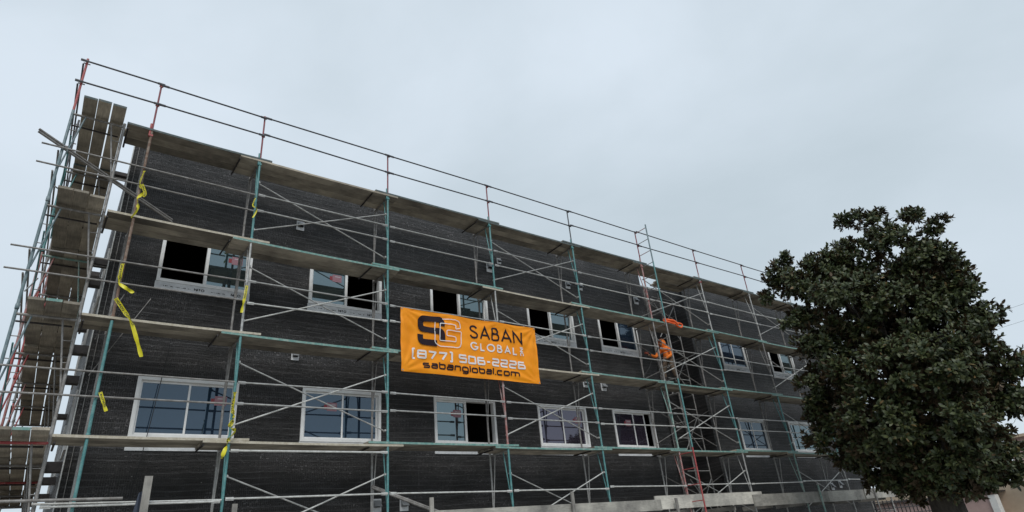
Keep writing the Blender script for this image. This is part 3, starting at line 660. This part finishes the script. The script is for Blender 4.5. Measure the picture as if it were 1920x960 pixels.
# ------------------------------------------------------------------ boards and posts along the bottom
BO = [(2.0, 6.7, .60, .84), (6.5, 13.25, .60, .86), (13.1, 17.95, .62, .955), (17.4, 21.75, .54, .87), (21.5, 24.6, .53, .87), (24.35, 27.6, .55, .89)]
for q, (x0, x1, z0, z1) in enumerate(BO):
    yy = 11.49 - (q % 2) * .045
    o = mesh_obj('fascia_board', box_v((x0, yy, e(z0)), (x1, yy + .04, e(z1))), BOXF, 'pale_board_wood', origin=((x0 + x1) / 2, yy, e(z0)))
    tag(o, f'weathered pale board along the bottom of the scaffold, {ORDN[q]} from the left', 'board', 'boards along the bottom edge')
for q, (px, py, label) in enumerate(((279, 893, 'tall grey wooden post with dark cloth in front of the lower left window wall'), (440, 945, 'short wooden post top beside the second standard'), (808, 933, 'wooden post right of the third standard at the bottom edge'), (1071, 922, 'wooden post rising above the pale board near the fourth standard'), (1266, 934, 'wooden post in front of the pale board left of the ladder foot'))):
    p = at(px, py, 11.40); hw = .055 if q == 0 else .04
    t = thing('wooden_post', (p.x, 11.4, 0), label, 'post', 'wooden posts along the bottom edge')
    box('timber', (p.x - hw, 11.36, 0), (p.x + hw, 11.40, p.z), 'grey_post_wood', t)
    box('stiffener', (p.x - hw - .004, 11.402, .1), (p.x + hw - .02, 11.436, p.z - .5), 'grey_post_wood', t)
    if q == 0:
        V, F = [], []
        for i in range(7):
            for j in range(7):
                u, v = i / 6, j / 6; zz = p.z - .22 - v * .75
                V.append((p.x - hw - .14 * u * (.35 + .65 * v) , 11.37 + .03 * math.sin(6 * u + 4 * v), zz - .03 * u))
        for i in range(6):
            for j in range(6): F.append((i * 7 + j, i * 7 + j + 1, (i + 1) * 7 + j + 1, (i + 1) * 7 + j))
        mesh_obj('cloth', V, F, 'blue_cloth', t, smooth=True)
for q, (px, py, m) in enumerate(((1533, 908, P_), (1632, 898, D_))):
    p = at(px, py, 11.40); t = thing('steel_post', (p.x, 11.4, 0), f'{CN[m]} steel post in front of the pale boards {"left of" if q == 0 else "beside"} the tree', 'post')
    tube('post', (p.x, 11.4, 0), (p.x, 11.4, p.z), .03, m, t); tube('cap', (p.x, 11.4, p.z - .02), (p.x, 11.4, p.z + .02), .045, G_, t)
# bench of joists behind the boards
for q in range(11):
    x = 7 + q * 1.9
    o = mesh_obj('canopy_joist', box_v((x, 11.545, e(.48)), (x + .05, 12.6, e(.60))), BOXF, 'grey_post_wood', origin=(x, 11.5, e(.48)))
    tag(o, f'timber joist behind the pale boards, {(ORDN + ["eleventh"])[q]} from left', 'joist', 'joists behind the boards')

# ------------------------------------------------------------------ iron fence beyond the building, pink house
t = thing('iron_fence', (28.8, 12.1, 0), 'dark iron bar fence right of the building end below the pale boards', 'fence')
for q in range(18):
    x = 26.2 + q * .36; tube('bar', (x, 12.1, 0), (x, 12.1, e(.47)), .022, 'dark_iron', t, 6)
for zz in (-.9, -.35, -.05, .18, .42): tube('rail', (26.1, 12.1, e(zz)), (32.5, 12.1, e(zz)), .022, 'dark_iron', t, 6)
ph = thing('pink_house', (48, 14, 0), 'pink stucco house with projecting upper storey behind the tree', 'house')
box('wall', (45.6, 9, 0), (60, 24, e(1.0)), 'beige_stucco', ph); box('upper_wall', (45, 5, e(1.0)), (60, 12.3, e(3.25)), 'pink_stucco', ph)
box('side_wall', (44, 13.95, 0), (45.6, 27, e(.55)), 'pink_stucco', ph); box('corner_trim', (43.9, 13.6, 0), (44.5, 13.94, e(.42)), 'white_trim', ph)
box('roof_edge', (43.8, 13.5, e(.551)), (45.59, 27.2, e(.63)), 'dark_iron', ph)
wv = boxes('window', [((45.56, 10.2, e(-.5)), (45.597, 11.6, e(.6)))], 'white_vinyl', ph); box('pane', (45.55, 10.27, e(-.43)), (45.559, 11.53, e(.53)), 'window_glass', wv)
box('roof', (44.7, 4.7, e(3.251)), (60.3, 12.6, e(3.4)), 'beige_stucco', ph)
for q, dz in enumerate((0, .9)):
    t = thing('overhead_wire', (60, 13, 15), f'{"upper" if q == 0 else "lower"} overhead wire in the sky right of the tree', 'wire')
    pts = [(62 + (u - .5) * 14, 12 + (u - .5) * 62, 15.9 - dz * 1.4 + 3.0 * (u - .5) ** 2) for u in np.linspace(0, 1, 15)]
    sweep('wire', pts, .009, 'black_cable', t, 5)

# ------------------------------------------------------------------ banner
BX0, BX1, BZ0, BZ1, BY = 5.83, 9.65, e(3.665), e(5.135), 11.5
def wrinkle(x, z):
    u = (x - BX0) / (BX1 - BX0); v = (z - BZ0) / (BZ1 - BZ0); y = 0
    for (cu, cv, ang, fr, am, fall) in ((0, 1, -35, 17, .024, 1.8), (1, 0, -32, 17, .024, 2.0), (0, 0, 32, 15, .02, 2.2), (1, 1, 30, 15, .019, 2.2), (.72, 1, -70, 14, .018, 2.8), (.35, 1, 0, 11, .013, 2.6), (.4, 0, 0, 11, .011, 2.8)):
        dx, dz = (u - cu) * 2.6, (v - cv); rr = math.hypot(dx, dz); th = math.atan2(dz, dx)
        y += am * 1.15 * math.exp(-rr * fall) * (1 - 2 * abs(math.sin(th * fr * .5 + cu * 2 + cv))) * min(1, rr * 5)
    y += .012 * math.sin(u * 9 + v * 3) + .006 * math.sin(u * 23 - v * 11) + .004 * math.sin(v * 31 + u * 17)
    return BY + y + .03 * (1 - v) * math.sin(math.pi * u)
def edge_z(x, z):
    u = (x - BX0) / (BX1 - BX0); v = (z - BZ0) / (BZ1 - BZ0)
    return z - .020 * v * abs(math.sin(math.pi * u * 3)) + .012 * (1 - v) * abs(math.sin(math.pi * u * 2))
def bplace(x, z, off=0): return (x, wrinkle(x, z) - off, edge_z(x, z))
ban = thing('banner', ((BX0 + BX1) / 2, BY, BZ0), 'orange vinyl company banner tied to the scaffold rails', 'banner')
V, F = [], []; nx, nz = 110, 44
for i in range(nx + 1):
    for j in range(nz + 1): V.append(bplace(BX0 + (BX1 - BX0) * i / nx, BZ0 + (BZ1 - BZ0) * j / nz))
for i in range(nx):
    for j in range(nz): a = i * (nz + 1) + j; F.append((a, a + nz + 1, a + nz + 2, a + 1))
mesh_obj('sheet', V, F, 'banner_vinyl', ban, smooth=True)
def zp(x, y): p = at(720 + x / 6, 560 + y / 6, BY); return np.array((p.x, p.z))
def text_line(name, text, font, gap, p_left, p_right, hpx, thick, m):
    a = zp(*p_left); b_ = zp(*p_right); st, wd = strokes(text, font, gap, thick)
    h = hpx; sx_ = (b_[0] - a[0]) / wd; zb = (a[1] + b_[1]) / 2
    th = thick * h
    pl = [[np.array((a[0] + p[0] * sx_, zb + p[1] * h)) for p in s] for s in st]
    stroke_mesh(name, pl, th, lambda x, z, o_: bplace(x, z, .010 + o_), m, ban, .04)
hh = lambda x, y0, y1: zp(x, y0)[1] - zp(x, y1)[1]
text_line('company_name_lettering', 'SABAN', FA, .24, (972, 428), (1545, 508), hh(1010, 293, 425) , .15, 'print_dark')
text_line('global_lettering', 'GLOBAL', FA, .42, (978, 562), (1495, 628), hh(1000, 485, 562), .21, 'print_white')
wA = strokes('(877) ', FB, .42, 0)[1] + .42; wB = strokes('(877) 506-2226', FB, .42, 0)[1]; wC = strokes('(877)', FB, .42, 0)[1]
pa, pb = np.array((322, 660.)), np.array((1582, 783.)); lx = lambda x: tuple(pa + (pb - pa) * ((x - 322) / 1260)); lp = lambda q: {0: lx(322), wC: lx(766), wA: lx(850), wB: lx(1582)}[q]
_zp = zp; zl = (zp(*pa)[1] + zp(*pb)[1]) / 2
zp = lambda x, y: np.array((_zp(x, y)[0], zl)) if (x, y) in (lp(0), lp(wC), lp(wA), lp(wB)) else _zp(x, y)
hp = hh(430, 582, 660)
text_line('area_code_lettering', '(877)', FB, .42, lp(0), lp(wC), hp, .27, 'print_white')
text_line('phone_lettering', '506-2226', FB, .42, lp(wA), lp(wB), hp, .27, 'print_white')
zp = _zp
text_line('website_lettering', 'sabanglobal.com', FC, .46, (450, 770), (1525, 880), hh(480, 722, 770), .34, 'print_dark')
# INC turned on its side
st, wd = strokes('INC', FA, .3, .1); c0 = zp(1526, 548); c1 = zp(1526, 640); hx = zp(1556, 590)[0] - zp(1526, 590)[0]; sy = (c0[1] - c1[1]) / wd
stroke_mesh('inc_lettering', [[np.array((c0[0] + p[1] * hx, c0[1] - p[0] * sy)) for p in s] for s in st], .024, lambda x, z, o_: bplace(x, z, .010 + o_), 'print_white', ban, .03)
S1 = fillet([zp(642, 312), zp(642, 236), zp(405, 216), zp(405, 333), zp(652, 372), zp(655, 470)], .10); S2 = fillet([zp(405, 396), zp(405, 478), zp(592, 505)], .10)
stroke_mesh('logo_letter', [S1, S2], .145, lambda x, z, o_: bplace(x, z, .020 + o_), 'print_dark', ban, .04)
gp = [zp(*q) for q in ((565, 262), (565, 478), (575, 505), (625, 537), (822, 555), (852, 545), (862, 515), (862, 375), (700, 358), (700, 420), (805, 434), (805, 490), (622, 470), (622, 277), (800, 300), (800, 347), (855, 335), (852, 290), (835, 258), (800, 242), (650, 228))]
stroke_mesh('logo_outline', [fillet(gp, .03)], .020, lambda x, z, o_: bplace(x, z, .024 + o_), 'print_white', ban, .04)
for x, z in ((BX0 + .03, BZ1 - .03), (BX1 - .03, BZ1 - .03), (BX0 + .03, BZ0 + .03), (BX1 - .03, BZ0 + .03)):
    p = bplace(x, z, .004); tube('eyelet', p, (p[0], p[1] - .006, p[2]), .016, 'vent_metal', ban, 10)
    tube('tie', p, (p[0], YO - .03, p[2] + .05), .004, 'black_cable', ban, 6)

# ------------------------------------------------------------------ yellow caution tape
def tape(pix, label, wd=.075, Y=11.52, twist=1.5, word='CAUTION'):
    wd *= .85
    P = catmull([at(px, py, Y + dy) for px, py, dy in pix], 7); n = len(P)
    t = thing('caution_tape', P[0], label, 'tape', 'yellow tape on the left standards')
    V, F = [], []; A = []
    for i, p in enumerate(P):
        tv = (P[min(i + 1, n - 1)] - P[max(i - 1, 0)]).normalized(); side = tv.cross(Vector((0, -1, 0))).normalized()
        th = twist * (math.sin(i * .35) + .35 * math.sin(i * .83 + 1)); s = side * math.cos(th) + tv.cross(side) * math.sin(th); nn = tv.cross(s).normalized()
        A.append((p, s, nn)); V += [p + s * wd / 2, p + s * wd * .15 + nn * .006, p - s * wd * .2 + nn * .005, p - s * wd / 2]
    for i in range(n - 1):
        for k in range(3): F.append((i * 4 + k, i * 4 + k + 1, i * 4 + 5 + k, i * 4 + 4 + k))
    mesh_obj('strip', V, F, 'yellow_tape', t, smooth=True)
    length = sum((P[i + 1] - P[i]).length for i in range(n - 1)); 
    st, tw = strokes((word + ' ') * max(1, int(length / .42)), FA, .35, .2); h = wd * .5
    sc_ = min(length / tw, h * 1.4)
    def place(a, b_, o_):
        s_ = min(.999, max(0, a * sc_ / length)) * (n - 1); i = int(s_); fr = s_ - i
        p = A[i][0].lerp(A[i + 1][0], fr); sd_ = A[i][1].lerp(A[i + 1][1], fr); nn = A[i][2].lerp(A[i + 1][2], fr)
        sg = 1 if nn.y < 0 else -1
        tv = (A[i + 1][0] - A[i][0]).normalized(); upv = (nn * sg).cross(tv).normalized()
        return p + upv * ((b_ - .5) * h) + nn * sg * (.009 + o_)
    stroke_mesh('print', st, .24, place, 'print_black', t, .3)
tape([(271, 320, 0), (262, 345, 0), (270, 360, .02), (258, 372, -.02), (258, 392, 0), (246, 408, 0)], 'yellow tape wound on the rusty standard above the second highest deck', .06)
tape([(266, 345, -.04), (272, 362, -.03), (268, 368, -.03)], 'short loose end of yellow tape on the rusty standard near the top', .06, twist=.3)
tape([(230, 494, 0), (226, 512, -.02), (224, 530, 0), (236, 540, -.05), (250, 549, -.08)], 'yellow tape tied on the rusty standard left of the upper left window', .07, twist=.8)
tape([(217, 559, -.04), (232, 582, -.07), (246, 604, -.08), (256, 636, -.07), (265, 669, -.05)], 'long yellow tape tail hanging free beside the left standard', .075, twist=.7, word='CUIDADO')
tape([(188, 735, -.02), (192, 748, -.05), (196, 762, -.05), (199, 771, -.05)], 'small yellow tape scrap on the left standard beside the lower window', .06, twist=.5)
tape([(463, 535, 0), (459, 556, -.04), (455, 575, -.04), (453, 586, -.04)], 'yellow tape on the second standard right of the upper left window', .06, twist=.7)
tape([(441, 735, 0), (436, 765, -.02), (438, 785, -.05), (431, 800, -.04), (441, 808, -.02), (430, 822, -.04), (423, 840, -.06), (415, 860, -.06)], 'bunched yellow tape on the second standard beside the lower left window', .08, twist=1.6)
tape([(479, 371, 0), (474, 385, 0), (482, 392, 0), (474, 408, 0)], 'little yellow tape knot on the second standard below the top deck', .035, twist=1.2)

# ------------------------------------------------------------------ orange strap on the second highest deck
t = thing('orange_strap', at(1250, 600, 11.55), 'bright orange strap looped over the edge of the second highest deck by the ladder', 'strap')
sp = [at(*q) for q in ((1243, 601, 11.62), (1252, 602, 11.5), (1262, 604, 11.48), (1270, 611, 11.47), (1277, 614, 11.46), (1279, 609, 11.46), (1272, 606, 11.46), (1264, 607, 11.47), (1254, 604, 11.47), (1246, 603, 11.5))]
sweep('strap', catmull(sp, 6), .028, 'orange_strap', t, 8)
sweep('strap', catmull([q + Vector((.02, -.03, .03)) for q in sp[:4]], 6), .035, 'orange_strap', t, 8)

# ------------------------------------------------------------------ worker on the third highest deck
def worker():
    g = DK[2] + .048
    J = {'pel': (15.38, 11.93, g + .84), 'sp1': (15.37, 11.94, g + .96), 'sp2': (15.36, 11.95, g + 1.09), 'ch': (15.34, 11.96, g + 1.18), 'nk': (15.31, 11.97, g + 1.25), 'hd0': (15.28, 11.98, g + 1.30), 'hd1': (15.25, 11.98, g + 1.39),
         'hipL': (15.37, 11.84, g + .82), 'knL': (15.35, 11.80, g + .45), 'anL': (15.52, 11.80, g + .09), 'toL': (15.35, 11.79, g + .045),
         'hipR': (15.37, 12.02, g + .82), 'knR': (15.21, 12.06, g + .46), 'anR': (15.24, 12.08, g + .09), 'toR': (15.06, 12.08, g + .045),
         'shL': (15.34, 11.79, g + 1.15), 'elL': (15.33, 11.73, g + .92), 'wrL': (15.14, 11.78, g + .82), 'paL': (15.08, 11.80, g + .80),
         'shR': (15.32, 12.14, g + 1.15), 'elR': (15.10, 12.18, g + .95), 'wrR': (14.80, 12.12, g + .96), 'paR': (14.73, 12.11, g + .96)}
    Rr = {'pel': .155, 'sp1': .15, 'sp2': .165, 'ch': .15, 'nk': .07, 'hd0': .085, 'hd1': .095, 'hipL': .10, 'knL': .07, 'anL': .05, 'toL': .042, 'hipR': .10, 'knR': .07, 'anR': .05, 'toR': .042,
          'shL': .075, 'elL': .055, 'wrL': .038, 'paL': .036, 'shR': .075, 'elR': .055, 'wrR': .038, 'paR': .036}
    E_ = [('pel', 'sp1'), ('sp1', 'sp2'), ('sp2', 'ch'), ('ch', 'nk'), ('nk', 'hd0'), ('hd0', 'hd1'), ('pel', 'hipL'), ('hipL', 'knL'), ('knL', 'anL'), ('anL', 'toL'), ('pel', 'hipR'), ('hipR', 'knR'), ('knR', 'anR'), ('anR', 'toR'),
          ('ch', 'shL'), ('shL', 'elL'), ('elL', 'wrL'), ('wrL', 'paL'), ('ch', 'shR'), ('shR', 'elR'), ('elR', 'wrR'), ('wrR', 'paR')]
    for s in 'LR':
        px, py, pz = J['pa' + s]
        for k in range(4):
            a = f'f{s}{k}'; dy = (k - 1.5) * .019
            J[a + 'a'] = (px - .045, py + dy, pz + .004); J[a + 'b'] = (px - .075 - .006 * (1 if k in (1, 2) else 0), py + dy, pz - .025); Rr[a + 'a'] = .010; Rr[a + 'b'] = .0085
            E_ += [('pa' + s, a + 'a'), (a + 'a', a + 'b')]
        sg = 1 if s == 'L' else -1
        J[f't{s}'] = (px - .02, py + .04 * sg, pz - .02); J[f'u{s}'] = (px - .05, py + .05 * sg, pz - .03); Rr[f't{s}'] = .012; Rr[f'u{s}'] = .0095; E_ += [('pa' + s, f't{s}'), (f't{s}', f'u{s}')]
    names = list(J); org = Vector((15.3, 11.95, g))
    me = bpy.data.meshes.new('body_skeleton'); me.from_pydata([tuple(Vector(J[n]) - org) for n in names], [(names.index(a), names.index(b_)) for a, b_ in E_], [])
    tmp = bpy.data.objects.new('tmp', me); COL.objects.link(tmp)
    sk = tmp.modifiers.new('s', 'SKIN'); ss = tmp.modifiers.new('ss', 'SUBSURF'); ss.levels = 2; ss.render_levels = 2
    for i, n in enumerate(names):
        v = me.skin_vertices[0].data[i]; v.radius = (Rr[n], Rr[n] * (.8 if n in ('pel', 'sp1', 'sp2', 'ch') else 1)); v.use_root = n == 'pel'
    dg = bpy.context.evaluated_depsgraph_get(); em = bpy.data.meshes.new_from_object(tmp.evaluated_get(dg)); bpy.data.objects.remove(tmp)
    em.name = 'body'; em.materials.clear()
    for m in ('hoodie_orange', 'trouser_brown', 'boot', 'skin'): em.materials.append(MATS[m])
    leg = ('pel', 'hipL', 'hipR', 'knL', 'knR'); 
    cls = {n: 1 if n in leg else 2 if n[:2] in ('an', 'to') else 3 if n[:2] in ('pa', 'hd') or n[0] in 'ftu' else 0 for n in names}
    pts = [Vector(J[n]) - org for n in names]
    for p in em.polygons:
        i = min(range(len(pts)), key=lambda q: (pts[q] - p.center).length - Rr[names[q]] * .6); p.material_index = cls[names[i]]; p.use_smooth = True
    t = thing('person', org, 'worker in an orange hooded top and brown trousers reaching left behind the ladder', 'person')
    link('body', em, t)
    # hood: open shell round the head, a dark cap peak and a plain face under it
    hc = (Vector(J['hd0']) + Vector(J['hd1'])) / 2 + Vector((.015, 0, .015)); V, F = [], []
    for i in range(9):
        a = math.pi * (.0 + i / 8 * .72)
        for k in range(14):
            b_ = 2 * math.pi * k / 14; wv_ = Vector((math.cos(a), math.sin(a) * math.cos(b_), math.sin(a) * math.sin(b_)))
            V.append(hc + Vector((wv_.x * .135, wv_.y * .125, wv_.z * .155)))
    for i in range(8):
        for k in range(14): F.append((i * 14 + k, i * 14 + (k + 1) % 14, (i + 1) * 14 + (k + 1) % 14, (i + 1) * 14 + k))
    mesh_obj('hood', V, F, 'hoodie_orange', t, smooth=True)
    hx = Vector(J['hd1'])
    fz = J['hd0'][2] + .055
    mesh_obj('nose', [(hx.x - .125, hx.y, fz - .02), (hx.x - .09, hx.y - .018, fz - .025), (hx.x - .09, hx.y + .018, fz - .025), (hx.x - .09, hx.y, fz + .03)], [(0, 1, 2), (0, 3, 1), (0, 2, 3)], 'skin', t)
    for s in (-1, 1): box('eye', (hx.x - .096, hx.y + s * .035 - .012, fz + .03), (hx.x - .085, hx.y + s * .035 + .012, fz + .042), 'dark_cap', t)
    return J
J = worker()
t = thing('air_hose', (14.72, 11.97, DK[2]), 'thin dark hose hanging from the hands of the worker in orange', 'hose')
sweep('hose', catmull([(14.70, 12.06, DK[2] + 1.06), (14.72, 12.04, DK[2] + .9), (14.62, 12.1, DK[2] + .6), (14.36, 12.15, DK[2] + .32), (14.30, 12.15, DK[2] + .06), (14.42, 12.12, DK[2] + .07)], 8), .012, 'black_cable', t, 6)
t = thing('nail_gun', (14.66, 12.09, DK[2] + 1.0), 'small reddish tool held in the hand of the worker in orange', 'tool')
box('body', (14.54, 12.085, DK[2] + 1.02), (14.68, 12.135, DK[2] + 1.085), 'tool_red', t); box('grip', (14.63, 12.095, DK[2] + .94), (14.665, 12.125, DK[2] + 1.019), 'boot', t)

# ------------------------------------------------------------------ magnolia tree
TD = 21.0
lob = [(1690, 470, 0, 1.05), (1612, 485, .3, .9), (1742, 500, 0, .85), (1520, 535, -.2, .8), (1478, 512, .2, .5), (1600, 575, -.6, 1.25), (1700, 600, 0, 1.5), (1785, 585, .3, .85), (1555, 660, 0, 1.0), (1650, 700, -1.2, 1.4), (1760, 700, -1., 1.4), (1850, 690, .3, .85),
       (1562, 765, .2, .85), (1660, 795, -1., 1.3), (1770, 805, -1.2, 1.3), (1858, 795, 0, .85), (1885, 735, .5, .5), (1610, 845, .4, .65), (1690, 875, .2, .7), (1800, 865, -.5, .8), (1868, 865, .2, .62),
       (1610, 610, 1.8, 1.0), (1700, 660, 2.1, 1.3), (1800, 720, 1.8, 1.0), (1650, 800, 1.8, 1.1), (1770, 820, 1.8, 1.1), (1700, 520, 1.2, 1.1),
       (1467, 488, .2, .26), (1447, 553, .2, .28), (1640, 418, .1, .36), (1702, 405, 0, .3), (1742, 422, .1, .34), (1790, 492, .1, .34), (1818, 535, .1, .36), (1903, 690, .1, .3), (1906, 755, .2, .34), (1898, 885, .2, .34), (1586, 415, .2, .2), (1608, 412, .1, .24), (1835, 600, 0, .45), (1500, 600, .1, .5), (1535, 825, .2, .4), (1535, 715, -.2, .55), (1745, 892, -.4, .62), (1835, 885, -.4, .6), (1712, 905, .1, .5), (1790, 900, .3, .6), (1640, 882, .5, .5), (1668, 902, .6, .36), (1770, 898, -1.2, .5), (1728, 915, -.8, .36), (1822, 902, -1., .42), (1540, 497, .1, .5), (1572, 512, 0, .6), (1835, 640, -.2, .6), (1790, 545, .2, .55)]
lobes = [(at_dist(px, py, TD + dd), rr) for px, py, dd, rr in lob]
tb = at_dist(1781, 953, TD); base = Vector((tb.x, tb.y, -.15))
tree = thing('magnolia_tree', base, 'large dark green magnolia tree standing right of the scaffolded building', 'tree')
cen, axes = [], []
for c, rr in lobes:
    ncl = max(2, int(15 * rr ** 2 + 3)); dc = rng.normal(size=(ncl, 3)); dc /= np.linalg.norm(dc, axis=1)[:, None]
    cc = np.array(c)[None] + dc * (rr * rng.uniform(.5, .88, ncl))[:, None] * np.array((1, 1, .92))
    for q in range(ncl):
        cr_ = rng.uniform(.20, .42) * (.55 if rr < .45 else 1); n = int(150 * cr_ ** 2 + 6)
        dv = rng.normal(size=(n, 3)); dv /= np.linalg.norm(dv, axis=1)[:, None]
        p = cc[q] + dv * (cr_ * rng.uniform(.25, 1., n) ** .6)[:, None] * np.array((1.15, 1.15, .8)); ax = dv * .8 + dc[q] * .7 + np.array((0, -.05, .4)) + rng.normal(0, .25, (n, 3))
        cen.append(p); axes.append(ax / np.linalg.norm(ax, axis=1)[:, None])
    n = int(24 * rr ** 2); dv = rng.normal(size=(n, 3)); dv /= np.linalg.norm(dv, axis=1)[:, None]
    p = np.array(c)[None] + dv * (rr * rng.uniform(.2, .95, n))[:, None]; ax = dv + rng.normal(0, .5, (n, 3)); cen.append(p); axes.append(ax / np.linalg.norm(ax, axis=1)[:, None])
cen = np.concatenate(cen); axes = np.concatenate(axes); NL = 11; nc = len(cen)
print('rosettes', nc)
C = np.repeat(cen, NL, 0); A = np.repeat(axes, NL, 0); m = len(C)
tmp_ = np.cross(A, np.array((.3, .5, .81))); tmp_ /= np.linalg.norm(tmp_, axis=1)[:, None] + 1e-9; tmp2 = np.cross(A, tmp_)
th = rng.uniform(0, 2 * np.pi, m); tilt = rng.uniform(.15, 1.35, m)
dirv = (tmp_ * np.cos(th)[:, None] + tmp2 * np.sin(th)[:, None]) * np.sin(tilt)[:, None] + A * np.cos(tilt)[:, None]
ln = rng.uniform(.10, .19, m); wd_ = ln * rng.uniform(.34, .46, m)
side = np.cross(dirv, A); side /= np.linalg.norm(side, axis=1)[:, None] + 1e-9
nrm = np.cross(side, dirv); droop = rng.uniform(.0, .25, m)
st = C + A * rng.uniform(-.08, .05, m)[:, None] + dirv * .02
m1 = st + dirv * (ln * .38)[:, None] + nrm * (ln * .04)[:, None]; m2 = st + dirv * (ln * .74)[:, None] - nrm * (ln * droop * .45)[:, None]; tip = st + dirv * ln[:, None] - nrm * (ln * droop)[:, None]
s1 = side * (wd_ * .5)[:, None]; s2 = side * (wd_ * .44)[:, None]; fold = nrm * (wd_ * .12)[:, None]
v_ = np.stack([st, m1 - s1 + fold, m1 + s1 + fold, m2 - s2 + fold, m2 + s2 + fold, tip], 1).reshape(-1, 3) - np.array(base)
k0 = np.arange(m)[:, None] * 6
tri = np.concatenate([k0 + np.array([[0, 2, 1]]), k0 + np.array([[1, 2, 4]]), k0 + np.array([[1, 4, 3]]), k0 + np.array([[3, 4, 5]])], 1).reshape(-1)
me = bpy.data.meshes.new('crown'); me.vertices.add(len(v_)); me.vertices.foreach_set('co', v_.astype(np.float32).ravel())
me.loops.add(len(tri)); me.loops.foreach_set('vertex_index', tri.astype(np.int32)); nf = len(tri) // 3
me.polygons.add(nf); me.polygons.foreach_set('loop_start', np.arange(nf, dtype=np.int32) * 3); me.polygons.foreach_set('loop_total', np.full(nf, 3, dtype=np.int32))
me.update(calc_edges=True); me.validate(); me.materials.append(MATS['magnolia_leaf'])
tag(link('crown', me, tree), kind='stuff')
fork = base + Vector((-.05, 0, 3.1))
sweep('trunk', catmull([base, base + Vector((.02, 0, .5)), base + Vector((0, .03, 1.6)), fork, fork + Vector((-.15, 0, 2.2)), fork + Vector((-.25, .1, 5.0))], 5), list(np.interp(np.linspace(0, 1, 26), [0, .1, .2, .45, .6, 1], [.62, .5, .43, .40, .28, .06])), 'bark', tree, 14)
for c, rr in lobes:
    if rr < .45: continue
    s = fork + Vector((-.1, 0, max(-.6, min(3.5, (c.z - fork.z) * .45 - .5)))); mid = s.lerp(c, .5) + Vector((0, 0, -.25))
    sweep('limb', catmull([s, mid, c], 5), list(np.linspace(.11, .02, 11)), 'bark', tree, 7)
